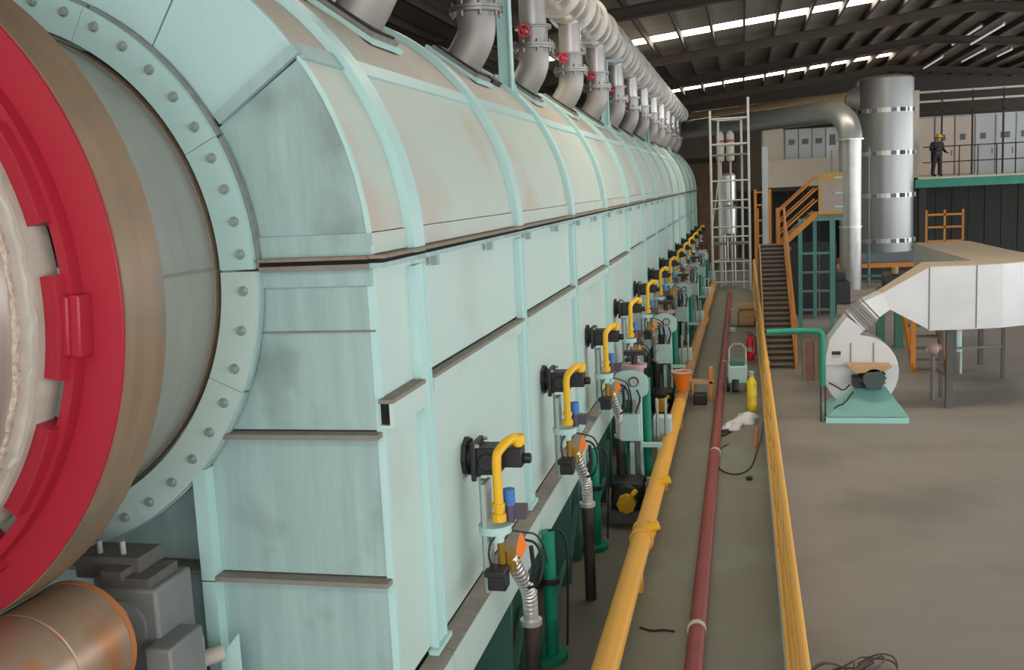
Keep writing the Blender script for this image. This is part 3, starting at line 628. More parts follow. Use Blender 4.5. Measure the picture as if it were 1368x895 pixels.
# things on the walkway
t = thing('orange_bucket', (-1.1, 17.55, .4), 'bright orange bucket with white rim on the yellow gas main', 'bucket')
MB().lathe((-1.1, 17.5, .41), (0, 0, 1), [(0, .08), (.34, .17), (.34, .155), (.02, .07)], 20).build('bucket', BORANGE, t)
MB().torus((-1.1, 17.5, .755), (0, 0, 1), .17, .018, 20, 6).build('rim', WHITE, t)
t = thing('wooden_stool', (-.78, 18.4, 0), 'low brown wooden stool with a dark tool box tucked in front, beside the yellow main', 'stool')
MB().box(-.98, -.58, 18.5, 18.8, .34, .38).build('seat', CARD, t)
MB().box(-.66, -.6, 18.5, 18.8, 0, .62).build('side_board', ORANGE, t)
MB().box(-.98, -.94, 18.5, 18.8, 0, .34).build('side_board', CARD, t)
t = tag(MB().box(-.94, -.70, 18.2, 18.46, 0, .2).build('tool_box', BLACK, None, .02), 'small black tool box in front of the wooden stool', 'box')
t = thing('portable_pump', (-.2, 19.5, 0), 'pale teal portable pump with black wheels beside the red pipe', 'pump')
MB().box(-.34, .02, 19.3, 19.75, .18, .52).build('body', PALETEAL, t, .03)
MB().box(-.30, -.02, 19.35, 19.7, .52, .62).build('lid', DGREEN, t, .02)
for dx in (-.34, .02): MB().cyl((dx-.03, 19.5, .14), (dx+.03, 19.5, .14), .14, 16).build('wheel', BLACK, t)
MB().tube([(-.32, 19.8, .5), (-.32, 20.1, .82), (0, 20.1, .82), (0, 19.8, .5)], .018, 8, smooth=1).build('handle', WHITE, t)
MB().cyl((-.2, 19.2, .06), (-.2, 19.3, .25), .07, 10).build('motor', BLACK, t)
t = tag(MB().tube([(-.2, 20.5, .02), (-.28, 20.7, .25), (-.1, 20.8, .3), (-.12, 20.6, .04)], .05, 8, smooth=2).build('brown_hose', BROWN, None), 'brown hose coil standing behind the portable pump', 'hose')
t = thing('fire_extinguisher', (.1, 23.0, 0), 'red fire extinguisher standing at the foot of the handrail', 'extinguisher')
MB().lathe((.1, 23, 0), (0, 0, 1), [(0, .06), (.01, .095), (.44, .095), (.50, .06), (.53, .03), (.56, .03)], 20).build('cylinder', mat('extinguisher_red', (206, 22, 30), None, .35), t)
mb = MB(); mb.box(.06, .14, 22.98, 23.02, .55, .58); mb.box(.0, .14, 22.985, 23.015, .60, .62); mb.build('valve', BLACK, t)
MB().tube([(.14, 23, .57), (.22, 22.98, .5), (.22, 22.98, .2), (.2, 22.98, .1)], .014, 6, smooth=1).build('hose', BLACK, t)
MB().box(.04, .14, 22.9, 22.908, .2, .3).build('label_plate', WHITE, t)
t = thing('gas_cylinder', (.09, 17.75, 0), 'yellow gas cylinder with a pale valve cap by the handrail', 'gas cylinder')
MB().lathe((.09, 17.75, 0), (0, 0, 1), [(0, .06), (.015, .085), (.50, .085), (.58, .05), (.62, .03)], 18).build('cylinder', mat('cylinder_yellow', (232, 200, 40), None, .4), t)
MB().cyl((.09, 17.75, .62), (.09, 17.75, .70), .035, 10).build('valve', WHITE, t)
MB().torus((.09, 17.75, .70), (0, 0, 1), .04, .012, 12, 6).build('handwheel', WHITE, t)
t = thing('cardboard_box', (0, 28.6, 0), 'open brown cardboard box at the far end of the walkway', 'box')
mb = MB(); mb.box(-.2, .26, 28.4, 28.42, 0, .42); mb.box(-.2, .26, 28.98, 29.0, 0, .42); mb.box(-.2, -.18, 28.4, 29, 0, .42); mb.box(.24, .26, 28.4, 29, 0, .42); mb.box(-.2, .26, 28.4, 29, 0, .02); mb.build('carton', CARD, t)
for (c, ax, az) in (((-.30, 28.7, .46), (.1, 0, .05), 0), ((.33, 28.7, .40), (.08, 0, -.04), 0)):
    MB().obox(c, Vector(ax), Vector((0, .29, 0)), Vector((0, 0, .006))).build('flap', CARD, t)
MB().obox((.03, 29.1, .50), Vector((.22, 0, 0)), Vector((0, .09, .08)), Vector((0, -.004, .005))).build('flap', CARD, t)
t = tag(MB().box(-.42, -.26, 27.2, 27.4, 0, .12).build('paper_bag', CLOTHW, None, .02), 'small white packet on the walkway in front of the cardboard box', 'packet')
def rag(cx, cy, sx, sy, h, seed, name, mt, label):
    rnd = random.Random(seed); n = 9; v = []; f = []
    for j in range(n):
        for i in range(n):
            u, w = i/(n-1)*2-1, j/(n-1)*2-1; e = max(abs(u), abs(w))
            z = .008+h*(1-e**2)*(.5+.6*rnd.random())
            v.append((cx+sx*u*(1+.25*rnd.random())+.06*w, cy+sy*w*(1+.25*rnd.random()), z))
    for j in range(n-1):
        for i in range(n-1): a = j*n+i; f.append((a, a+1, a+n+1, a+n))
    o = MB().add(v, f).build(name, mt); sm = o.modifiers.new('thick', 'SOLIDIFY'); sm.thickness = .006
    return tag(o, label, 'cloth')
rag(-.02, 17.0, .16, .28, .16, 3, 'white_cloth', CLOTHW, 'crumpled white cloth on the walkway by the yellow gas cylinder')
rag(-.22, 16.5, .13, .22, .13, 5, 'white_cloth', CLOTHW, 'smaller crumpled white cloth nearer the red pipe')
rag(-.36, 16.05, .06, .12, .08, 6, 'dark_rag', BLACK, 'small dark rag beside the red pipe')
mb = MB(); pts = []
for i in range(15):
    a = PI*(.62+1.28*i/14); pts.append((-.18+.27*math.cos(a), 14.6+.85*math.sin(a), .016))
tag(mb.tube(pts+[(.2, 15.6, .05), (.26, 16.4, .12)], .009, 6).build('black_wire', BLACK), 'thin black wire loop on the walkway floor', 'wire')
tag(MB().tube([(.11, 15.2, .02), (.14, 15.9, .03), (.16, 16.5, .02)], .014, 6).build('orange_strap', BORANGE), 'short orange strap beside the handrail', 'strap')
tag(MB().sphere((.02, 13.55, .03), .05, 10, 6, .5).build('black_lump', BLACK), 'small black lump of rubber on the walkway inside the wire loop end', 'lump')
tag(MB().tube([(-.98, 8.75, .012), (-.86, 8.68, .012), (-.78, 8.72, .014), (-.66, 8.7, .012)], .010, 6, smooth=1).build('twig_of_wire', BLACK), 'short dark wire scrap on the walkway left of the red pipe', 'wire')
# tangled cable at lower right
rnd = random.Random(11)
for k in range(5):
    pts = []; c = Vector((.62+.09*k, 7.85+.06*k, .02))
    for i in range(14): pts.append(c+Vector((.19*math.cos(i*.9+k), .22*math.sin(i*.9+k*1.7), .015+.09*rnd.random())))
    tag(MB().tube(pts, .008, 5, smooth=2).build('cable_tangle', mat('old_cable', (70, 58, 50), (92, 80, 70), .7, 0, 8), None), 'loose dark cable coil on the floor right of the handrail, %s' % ['leftmost', 'second from left', 'middle', 'second from right', 'rightmost'][k], 'cable', 'cable tangle at lower right')

# ================================================================== FAN, DUCT
fan = thing('centrifugal_fan', (1.9, 17.4, 0), 'grey centrifugal fan with teal sloped motor base on the right floor', 'fan')
cx, cz = 1.86, .74
poly = []
for i in range(30):
    a = R(150-i*305/29); r = .60+.06*(1-i/29.0)*0+.0
    poly.append((cx+r*math.cos(a)*(1.0), 17.42, cz+r*math.sin(a)*(1.06 if math.sin(a) > 0 else .98)))
neck = [(1.26, 17.42, .9), (1.36, 17.42, 1.34), (1.64, 17.42, 1.72), (1.97, 17.42, 1.50), (1.80, 17.42, 1.36)]
vol = [p for p in poly if not (p[0] < 1.5 and p[2] > .9)]
outl = [(1.285, 17.42, .95), (1.36, 17.42, 1.30), (1.64, 17.42, 1.68), (1.93, 17.42, 1.46), (1.82, 17.42, 1.36)]
pl = [(1.285, 17.42, .95), (1.36, 17.42, 1.30), (1.64, 17.42, 1.68), (1.93, 17.42, 1.46), (1.84, 17.42, 1.37)]
for i in range(22):
    a = R(88-i*258/21); pl.append((cx+.60*math.cos(a), 17.42, cz+.62*math.sin(a)))
MB().prism(pl, (0, .5, 0)).build('volute', ZINC, fan, .012)
for x in (1.70, 2.06): MB().box(x-.008, x+.008, 17.40, 17.42, .92, 1.24).build('stiffener', GREYP, fan)
MB().box(1.28, 2.44, 17.405, 17.42, .87, .89).build('split_flange', ZINC, fan)
pl_ = MB().box(1.40, 1.54, 17.405, 17.42, 1.04, 1.10).build('rating_plate', BLACK, fan); MB().box(1.40, 1.54, 17.403, 17.42, .99, 1.03).build('lower_plate', WHITE, pl_)
mb = MB(); mb.prism([(1.28, 16.9, .10), (2.52, 16.9, .10), (2.24, 17.22, .52), (1.76, 17.22, .52)], (0, .02, 0))
mb.add([(1.28, 16.9, .10), (2.52, 16.9, .10), (2.24, 17.22, .52), (1.76, 17.22, .52), (1.28, 17.9, .10), (2.52, 17.9, .10), (2.24, 17.60, .52), (1.76, 17.60, .52)], [(0, 1, 2, 3), (1, 5, 6, 2), (5, 4, 7, 6), (4, 0, 3, 7), (3, 2, 6, 7), (0, 4, 5, 1)])
mb.build('motor_base', mat('aqua_paint', (160, 214, 208), (150, 206, 200), .42, 0, 2, (1, 1, 1), .03, .7), fan)
MB().box(1.26, 2.54, 16.87, 17.92, 0, .09).build('base_frame', MATS['aqua_paint'], fan)
mt_ = MB(); mt_.cyl((2.02, 17.0, .70), (2.02, 17.42, .70), .17, 20)
for i in range(16):
    a = 2*PI*i/16; mt_.obox((2.02+.18*math.cos(a), 17.2, .70+.18*math.sin(a)), Vector((.02*math.cos(a), 0, .02*math.sin(a))), Vector((0, .16, 0)), Vector((-.006*math.sin(a), 0, .006*math.cos(a))))
mt_.box(1.90, 2.14, 17.05, 17.38, .52, .56)
mt_.build('motor', mat('motor_green', (52, 68, 66), (66, 80, 78), .5, 0, 6), fan)
mb = MB(); mb.prism([(1.62, 17.0, .92), (2.3, 17.0, .90), (2.2, 17.0, .84), (1.74, 17.0, .80)], (0, .38, 0)); mb.build('belt_guard', CARD, fan)
mb = MB(); mb.cyl((1.80, 17.15, .66), (1.86, 17.15, .66), .12, 16); mb.box(1.70, 1.84, 17.05, 17.3, .56, .72); mb.build('coupling', BLACK, fan)
mb = MB(); mb.tube([(1.66, 17.1, .6), (1.55, 17.05, .5), (1.45, 17.1, .56), (1.33, 17.15, .62)], .014, 6, smooth=1); mb.tube([(1.7, 17.0, .5), (1.55, 16.95, .3), (1.42, 17.0, .25), (1.36, 17.05, .1)], .012, 6, smooth=1); mb.build('cable', BLACK, fan)
# flexible joint and expanding duct
du = thing('air_duct', (3.6, 18, 0), 'large bent galvanised air duct on thin legs behind the fan', 'duct')
A = Vector((1.78, 17.67, 1.57)); d = Vector((.62, 0, .55)).normalized(); nn = Vector((-d.z, 0, d.x))
for i in range(7):
    c = A+d*(.03+.045*i); MB().obox(c, d*.018, Vector((0, .25+.015*(i % 2), 0)), nn*(.185+.02*(i % 2))).build('bellows_ring' if i not in (0, 6) else 'end_flange', mat('canvas_grey', (142, 140, 136), None, .8) if i not in (0, 6) else ZINC, du)
c0 = A+d*.34
sq = [c0+nn*.18+Vector((0, -.25, 0)), c0-nn*.18+Vector((0, -.25, 0)), c0-nn*.18+Vector((0, .25, 0)), c0+nn*.18+Vector((0, .25, 0))]
m1 = [Vector((2.20, 17.46, 2.05)), Vector((2.32, 17.46, 1.78)), Vector((2.32, 17.98, 1.78)), Vector((2.20, 17.98, 2.05))]
m2 = [Vector((2.94, 17.56, 2.45)), Vector((2.94, 17.56, 1.42)), Vector((2.94, 18.40, 1.42)), Vector((2.94, 18.40, 2.45))]
mb = MB()
mb.add(sq+m1, [(0, 1, 5, 4), (1, 2, 6, 5), (2, 3, 7, 6), (3, 0, 4, 7)]); mb.build('elbow', ZINC, du)
MB().add(m1+m2, [(0, 1, 5, 4), (1, 2, 6, 5), (2, 3, 7, 6)]).build('transition', ZINC, du)
MB().add([m1[0], m1[3], m2[3], m2[0]]+[p+Vector((0, 0, .006)) for p in (m1[0], m1[3], m2[3], m2[0])], [(0, 1, 2, 3), (4, 5, 6, 7), (0, 1, 5, 4), (1, 2, 6, 5), (2, 3, 7, 6), (3, 0, 4, 7)]).build('transition_top', BEIGETOP, du)
plan = [(2.94, 17.56), (3.68, 17.66), (4.1, 17.78), (4.5, 18.02), (4.8, 18.4), (4.95, 18.9), (4.95, 19.6), (4.85, 20.7), (4.75, 23.6), (3.62, 23.6), (3.62, 21.9), (3.76, 18.46), (2.94, 18.40)]
sides = MB(); zb, zt = 1.42, 2.45; n = len(plan)
for i in range(n-1):
    a, b_ = plan[i], plan[i+1]
    MB().add([(a[0], a[1], zb), (b_[0], b_[1], zb), (b_[0], b_[1], zt), (a[0], a[1], zt)], [(0, 1, 2, 3)]).build('side_sheet', ZINC, du)
MB().prism([(p[0], p[1], zt) for p in plan], (0, 0, .015)).build('top_sheet', BEIGETOP, du)
MB().prism([(p[0], p[1], zb) for p in plan], (0, 0, -.015)).build('bottom_sheet', ZINC, du)
for p in (plan[1], plan[0]): MB().box(p[0]-.008, p[0]+.008, p[1]-.012, p[1]+.004, zb, zt).build('seam', GREYP, du)
for (x, y, w) in ((3.35, 18.05, .11), (3.38, 18.95, .06), (3.9, 20.5, .05), (4.80, 20.7, .06), (4.72, 22.2, .09)):
    MB().box(x-w/2, x+w/2, y-w/2, y+w/2, 0, zb-.01).build('leg', mat('dark_leg', (84, 82, 78), (98, 94, 88), .6, 0, 4), du)
MB().beam((3.9, 20.5, .62), (4.8, 20.7, .62), .04, .04).build('cross_bar', GREYP, du)
MB().beam((3.38, 18.95, .45), (3.35, 18.05, .5), .03, .03).build('cross_bar', GREYP, du)
MB().beam((3.9, 20.5, 1.4), (4.72, 22.2, 1.1), .06, .06).build('cross_bar', GREYP, du)
t = thing('small_filter', (4.05, 20.9, 0), 'small pale teal filter pot on the floor under the air duct', 'filter')
MB().cyl((4.05, 21.2, .45), (4.05, 21.2, .85), .11, 14).build('pot', PALETEAL, t)
MB().box(3.95, 4.15, 21.1, 21.3, .85, 1.02).build('head', CAB, t)
for dx in (-.1, .1): MB().box(4.05+dx-.02, 4.05+dx+.02, 21.18, 21.22, 0, .5).build('leg', PALETEAL, t)
t = thing('pink_valve', (3.2, 18.4, 0), 'small pinkish valve head on a brown post under the air duct', 'valve')
MB().cyl((3.2, 18.7, 0), (3.2, 18.7, .8), .04, 10).build('post', BROWN, t)
mb = MB(); mb.sphere((3.2, 18.68, .92), .11, 12, 7); mb.cyl((3.08, 18.68, .88), (3.34, 18.68, .95), .05, 10); mb.build('valve_head', PINK, t)
t = thing('green_guard_rail', (.8, 17, 0), 'green bent tube rail from the walkway railing to the fan', 'railing')
MB().tube([(.34, 17.0, 1.50), (.5, 17, 1.51), (1.12, 17.0, 1.52), (1.20, 17.0, 1.49), (1.22, 17.0, 1.4), (1.22, 17.0, .6)], .05, 14, smooth=1).build('tube', GREEN, t)
for dx in (-.03, .04): MB().box(1.22+dx-.012, 1.22+dx+.012, 16.98, 17.02, 0, .6).build('leg', BLACK, t)

# ================================================================== STAIRS AND PLATFORMS
ST = thing('walkway_stair', (.65, 22, 0), 'brown tread stair with orange stringers rising beside the walkway end', 'stairs')
ns = 24; ya, yb_, zt_ = 21.9, 27.6, 2.2
for i in range(ns):
    f = (i+1)/ns; y = ya+(yb_-ya)*(i/ns); z = zt_*f
    MB().box(.42, 1.0, y, y+.30, z-.03, z).build('tread', BROWN, ST); MB().box(.42, 1.0, y+.25, y+.26, z, z+zt_/ns-.03).build('riser', RAFTER, ST)
for x in (.40, 1.02): MB().beam((x, ya-.15, .02), (x, yb_, zt_), .03, .22).build('stringer', ORANGE, ST)
for i in range(4):
    f = i/3; y = ya+(yb_-ya)*f; z = zt_*f; MB().cyl((1.03, y, z), (1.03, y, z+1.0), .025, 8).build('post', ORANGE, ST)
for h in (.5, 1.0): MB().beam((1.03, ya, h), (1.03, yb_, zt_+h), .04, .04).build('handrail', ORANGE, ST)
FRTEAL = mat('frame_teal', (84, 148, 140), (70, 132, 124), .5, 0, 3)
LD = thing('stair_landing', (.8, 28.3, 2.2), 'grey stair landing with green frame under it', 'platform')
MB().box(.35, 1.2, 27.6, 29.2, 2.1, 2.2).build('deck', BROWN, LD)
for (x, y) in ((.42, 27.7), (1.12, 27.7), (.42, 29.1), (1.12, 29.1)): MB().box(x-.05, x+.05, y-.05, y+.05, 0, 2.1).build('leg', DGREEN, LD)
for z in (.55, 1.35): MB().box(.42, 1.12, 27.68, 27.73, z-.03, z+.03).build('cross_beam', BGREY, LD)
for i, x in enumerate((.38, 1.1)): MB().cyl((x, 29.1, 2.2), (x, 29.1, 3.2), .025, 8).build('post', ORANGE, LD)
S2 = thing('upper_stair', (1.5, 28.4, 2.2), 'short upper stair with orange handrails climbing right to the yellow gate', 'stairs')
for i in range(5):
    x = 1.0+i*.17; z = 2.25+(i+1)*.155; MB().box(x, x+.2, 27.75, 28.9, z-.03, z).build('tread', BROWN, S2)
for y in (27.72, 28.92):
    MB().beam((.98, y, 2.25), (1.86, y, 3.04), .03, .14).build('stringer', ORANGE, S2)
    for h in (.35, .65, .95): MB().beam((.92, y, 2.2+h), (1.88, y, 3.05+h), .04, .04).build('handrail', ORANGE, S2)
    MB().box(.86, .93, y-.04, y+.04, 1.1, 3.2).build('newel_post', ORANGE, S2)
GP = thing('gallery_platform', (2.2, 28.4, 3.0), 'small raised platform with yellow gate panel left of the vertical duct', 'platform')
MB().box(1.88, 2.52, 27.7, 30.0, 2.92, 3.02).build('deck', BROWN, GP)
mb = MB(); mb.box(1.9, 1.98, 27.62, 27.66, 3.02, 4.08); mb.box(1.98, 2.5, 27.62, 27.66, 3.86, 4.08); mb.box(1.98, 2.5, 27.62, 27.66, 3.02, 3.1); gp = mb.build('gate_frame', mat('dull_yellow', (196, 160, 84), (180, 144, 72), .6, 0, 3), GP)
MB().box(1.98, 2.5, 27.63, 27.65, 3.1, 3.86).build('gate_infill', mat('gate_infill', (176, 158, 150), (160, 146, 138), .6, 0, 4), gp)
for z in (3.2, 3.55, 3.95): MB().box(2.3, 2.5, 27.58, 27.62, z-.02, z+.02).build('rail', PALETEAL, GP)
for (x, y) in ((1.44, 27.8), (2.24, 27.8), (1.95, 29.9), (2.45, 29.9)): MB().box(x-.05, x+.05, y-.05, y+.05, 0, 2.92).build('leg', FRTEAL, GP)
for z in (.5, 1.0, 1.5, 2.0): MB().box(1.44, 2.24, 27.78, 27.82, z-.03, z+.03).build('cross_beam', BGREY if z != 2.0 else FRTEAL, GP)
MB().box(1.40, 2.5, 27.72, 27.86, 2.85, 2.92).build('link_beam', FRTEAL, GP)
t = thing('dark_backing', (2, 31.0, 0), 'added dark sheets for the black space behind the green legs of the landing', 'partition')
for i in range(3): MB().box(1.15+.5*i, 1.62+.5*i, 30.8-.03*(i % 2), 30.86, 0, 2.1).build('sheet_panel', DWALL, t)  # dark sheets added to make the space under the platform read black
t = thing('rust_brown_crate', (1.35, 20.7, 0), 'rust brown crate standing by the foot of the walkway stair', 'crate')
MB().box(1.10, 1.6, 20.5, 20.9, 0, .78).build('body', mat('rust_brown', (120, 82, 68), (140, 100, 84), .8, 0, 4), t)
for x in (1.12, 1.35, 1.58): MB().box(x-.03, x+.03, 20.48, 20.5, 0, .78).build('batten', BROWN, t)
t = thing('grey_column', (.55, 30, 0), 'pale grey column standing behind the stair landing', 'column')
MB().box(.52, .68, 29.6, 29.76, 0, 4.9).build('shaft', CAB, t)
MB().box(.46, .74, 29.54, 29.82, 0, .1).build('base_plate', CAB, t)
# low pipework frame between stairs and chimney
FR = thing('green_pipe_frame', (3.9, 39.5, 0), 'low green steel frame with long orange beam between landing and chimney', 'frame')
for x in (1.9, 3.0, 4.5, 6.2): MB().box(x-.05, x+.05, 39.45, 39.55, 0, 1.2).build('leg', FRTEAL, FR)
MB().box(1.6, 6.7, 39.4, 39.6, .56, .72).build('cross_beam', ORANGE, FR)
MB().box(1.9, 6.2, 39.45, 39.55, .20, .30).build('cross_beam', DGREEN, FR)
MB().cyl((1.7, 39.2, .92), (3.0, 39.2, .92), .06, 10).build('pipe', BGREY, FR)
t = thing('dark_gearbox', (2.9, 33.4, 0), 'dark grey machine block left of the foot of the vertical duct', 'machine')
mb = MB(); mb.box(2.62, 3.22, 33, 33.8, 0, .7); mb.cyl((2.65, 33.3, .85), (3.1, 33.3, .85), .25, 16); mb.build('casing', mat('dark_machine', (48, 50, 52), (62, 64, 64), .6, 0, 4), t, .03)
t = thing('dark_pump_skid', (4.5, 33.4, 0), 'dark pump skid right of the foot of the vertical duct', 'machine')
mb = MB(); mb.box(4.1, 5.4, 33, 33.8, 0, .45); mb.cyl((4.2, 33.4, .7), (4.9, 33.4, .7), .26, 16); mb.box(5.0, 5.3, 33.1, 33.6, .45, .95); mb.build('casing', MATS['dark_machine'], t, .02)
MB().cyl((4.55, 33.2, .9), (4.55, 33.2, 1.1), .10, 12).build('filler_cap', CARD, t)
t = thing('chimney_dark_backing', (5.4, 40.6, 0), 'added dark sheets for the dark space under the chimney base', 'partition')
for i in range(5): MB().box(4.2+.5*i, 4.68+.5*i, 40.6-.03*(i % 2), 40.66, 0, .6).build('sheet_panel', DWALL, t)  # dark sheets added to darken the space below the chimney
# green columns behind duct
for i, x in enumerate((3.05, 3.45)):
    t = thing('green_column', (x, 24.5, 0), ['left', 'right'][i]+' one of two green columns seen behind the fan under the duct', 'column', 'green columns')
    MB().box(x-.09, x+.09, 24.42, 24.6, 0, 1.36 if i else 1.38).build('shaft', DGREEN, t); MB().box(x-.13, x+.13, 24.38, 24.64, 0, .04).build('base_plate', DGREEN, t)
S3 = thing('rear_stair', (3.6, 22, 0), 'brown stair with orange stringers partly hidden under the air duct', 'stairs')
for i in range(5):
    y = 21.5+i*.3; z = .2*(i+1); MB().box(3.35, 3.9, y, y+.32, z-.03, z).build('tread', BROWN, S3)
for x in (3.31, 3.94): MB().beam((x, 21.4, .0), (x, 22.95, 1.0), .05, .24).build('stringer', ORANGE, S3)
for x in (3.30,): MB().box(x-.05, x+.05, 21.45, 21.55, 0, 1.15).build('newel_post', ORANGE, S3)
t = thing('orange_guard', (6.0, 36, 0), 'orange railing block right of the chimney foot', 'railing')
for x in (5.75, 6.3, 6.85): MB().box(x-.03, x+.03, 34.97, 35.03, 1.5, 2.75).build('post', ORANGE, t)
for z in (1.75, 2.2, 2.6): MB().box(5.75, 6.85, 34.97, 35.03, z-.03, z+.03).build('rail', ORANGE, t)
MB().box(5.6, 7.0, 35, 37, 1.4, 1.5).build('deck', BROWN, t)
for x in (5.7, 6.9): MB().box(x-.05, x+.05, 35, 35.1, 0, 1.4).build('leg', BGREY, t)

# ================================================================== CHIMNEY + BIG DUCTS
ch = thing('chimney', (5.45, 42.6, 0), 'tall dull stainless cylinder chimney with bright clamp bands', 'chimney')
CR = 1.05; CX, CY = 5.45, 42.6
zz = [.95, 3.15, 4.78, 6.4, 7.6]
for a, b_ in zip(zz, zz[1:]): MB().cyl((CX, CY, a), (CX, CY, b_), CR, 40).build('drum_section', CHIM, ch)
for z in (1.4, 3.15, 4.78, 6.4):
    MB().lathe((CX, CY, z-.10), (0, 0, 1), [(0, CR-.01), (0, CR+.03), (.18, CR+.03), (.18, CR-.01)], 40, True).build('clamp_band', STEEL, ch)
    for i in range(10):
        a = -PI/2+(i-4.5)*.33; MB().obox((CX+(CR+.05)*math.cos(a), CY+(CR+.05)*math.sin(a), z-.01), Vector((.03*math.cos(a), .03*math.sin(a), 0)), Vector((-.09*math.sin(a), .09*math.cos(a), 0)), Vector((0, 0, .08))).build('clamp_lug', (BGREY, BLACK, STEEL, BGREY, STEEL)[i % 5], ch)
MB().lathe((CX, CY, 7.6), (0, 0, 1), [(0, CR), (.08, CR*.9), (.16, CR*.5), (.18, .05)], 40).build('top_cover', BEIGETOP, ch)
MB().box(4.35, 6.75, 41.2, 44, .62, .95).build('base_frame', BGREY, ch)
for x in (4.5, 6.6):
    for y in (41.4, 43.8): MB().box(x-.1, x+.1, y-.1, y+.1, 0, .62).build('leg', BGREY, ch)
bd_ = thing('exhaust_duct', (1, 42, 6.2), 'thick grey round duct crossing the hall and bending down to the floor', 'duct')
p0, p1 = Vector((-2.4, 46.2, 6.32)), Vector((3.05, 38.3, 6.24))
D1 = (p1-p0).normalized(); DR = .40
MB().cyl(p0, p1, DR, 32).build('horizontal_pipe', CHIM, bd_)
bend = []
e1 = Vector((3.66, 37.4, 5.2)); rd = 1.0
c_ = p1+Vector((0, 0, -1.0))
hd = D1.normalized()
for i in range(9):
    a = (PI/2)*i/8; bend.append(p1+hd*(1.0*math.sin(a))*1.05+Vector((0, 0, -1.0*(1-math.cos(a)))))
MB().tube(bend, DR, 28).build('bend', CHIM, bd_)
eb = bend[-1]
MB().cyl(eb, (eb.x, eb.y, 0), DR*.93, 32).build('vertical_pipe', mat('pipe_steel', (160, 160, 158), (176, 175, 172), .32, .75, 4), bd_)
MB().lathe(eb, (0, 0, 1), [(-.04, DR*.9), (-.04, DR+.05), (.02, DR+.05), (.02, DR*.9)], 32, True).build('joint_band', STEEL, bd_)
MB().lathe((eb.x, eb.y, 2.2), (0, 0, 1), [(-.03, DR*.9), (-.03, DR*.99), (.03, DR*.99), (.03, DR*.9)], 32, True).build('joint_band', STEEL, bd_)
for s in (-1, 1): MB().cyl((eb.x+s*.62, eb.y+.1, 0), (eb.x+s*.62, eb.y+.1, 4.9), .03, 8).build('guide_rod', BGREY, bd_)
d2 = thing('upper_duct', (1, 44.5, 6.9), 'thin upper duct ending in a pale cone at the chimney', 'duct')
q0, q1 = Vector((-2.2, 47.8, 6.95)), Vector((4.0, 42.6, 6.98))
MB().cyl(q0, q1, .24, 24).build('pipe', mat('warm_lit_duct', (226, 192, 152), (206, 172, 134), .35, .4, 3), d2)  # tan colour carries the warm light falling on this duct
MB().cyl(q1, (4.5, 42.55, 6.98), .24, 24, .5).build('cone', STEEL, d2)

# ================================================================== SCAFFOLD TOWER
sc = thing('scaffold_tower', (-.47, 37.8, 0), 'tall white scaffold tower at the end of the walkway', 'scaffold')
X0, X1_, ya_, yb2 = -1.13, .2, 37.5, 38.6
for (x, y, h) in ((X0, ya_, 6.5), (X1_, ya_, 6.9), (X0+.25, yb2, 6.3), (X1_-.25, yb2, 6.3)): MB().cyl((x, y, 0), (x, y, h), .045, 10).build('upright', WHITE, sc)
for z in (.35, .75, 1.1, 2.0, 2.35, 3.3, 4.0, 5.3, 6.2): MB().cyl((X0, ya_, z), (X1_, ya_, z), .03, 8).build('ledger', WHITE, sc)
for z in (1.1, 3.0, 5.3, 6.2):
    MB().cyl((X0+.25, yb2, z), (X1_-.25, yb2, z), .03, 8).build('ledger', WHITE, sc)
    MB().cyl((X0, ya_, z), (X0+.25, yb2, z), .03, 8).build('ledger', WHITE, sc); MB().cyl((X1_, ya_, z), (X1_-.25, yb2, z), .03, 8).build('ledger', WHITE, sc)
MB().cyl((X0+.3, ya_, .35), (X0+.3, ya_, 1.1), .025, 8).build('rung_post', WHITE, sc); MB().cyl((X0+.55, ya_, 1.1), (X0+.55, ya_, 2.0), .025, 8).build('rung_post', WHITE, sc)
MB().beam((X0, 38.0, 2.35), (X0+.25, 38.0, 4.0), .04, .04).build('brace', WHITE, sc)
MB().box(X0, X1_, 37.6, 38.5, 1.70, 1.76).build('plank', BROWN, sc)
MB().box(X0, X1_, 37.6, 38.5, 4.90, 4.96).build('plank', BROWN, sc)
for i, x in enumerate((-.82, -.46)):
    t = thing('white_bottle_tank', (x, 39.3, 4.8), ['left', 'right'][i]+' of two white upright cylinders behind the scaffold top', 'tank', 'white cylinders')
    MB().lathe((x, 39.3, 0), (0, 0, 1), [(0, .04), (4.70, .04), (4.75, .15), (5.7, .15), (5.82, .08), (5.86, .02)], 20).build('cylinder', WHITE, t)
    MB().lathe((x, 39.3, 5.45), (0, 0, 1), [(0, .14), (0, .165), (.06, .165), (.06, .14)], 20, True).build('band', RED, t)
t = thing('silver_tank', (-.6, 39.9, 0), 'silver upright tank on legs behind the scaffold tower', 'tank')
MB().lathe((-.6, 40.0, 0), (0, 0, 1), [(1.9, .1), (2.0, .32), (3.0, .34), (3.1, .22), (3.2, .22), (3.25, .32), (4.2, .32), (4.3, .2)], 24).build('vessel', STEEL, t)
for a in (0, 2.1, 4.2): MB().cyl((-.6+.25*math.cos(a), 40+.25*math.sin(a), 0), (-.6+.25*math.cos(a), 40+.25*math.sin(a), 2.0), .04, 8).build('leg', STEEL, t)

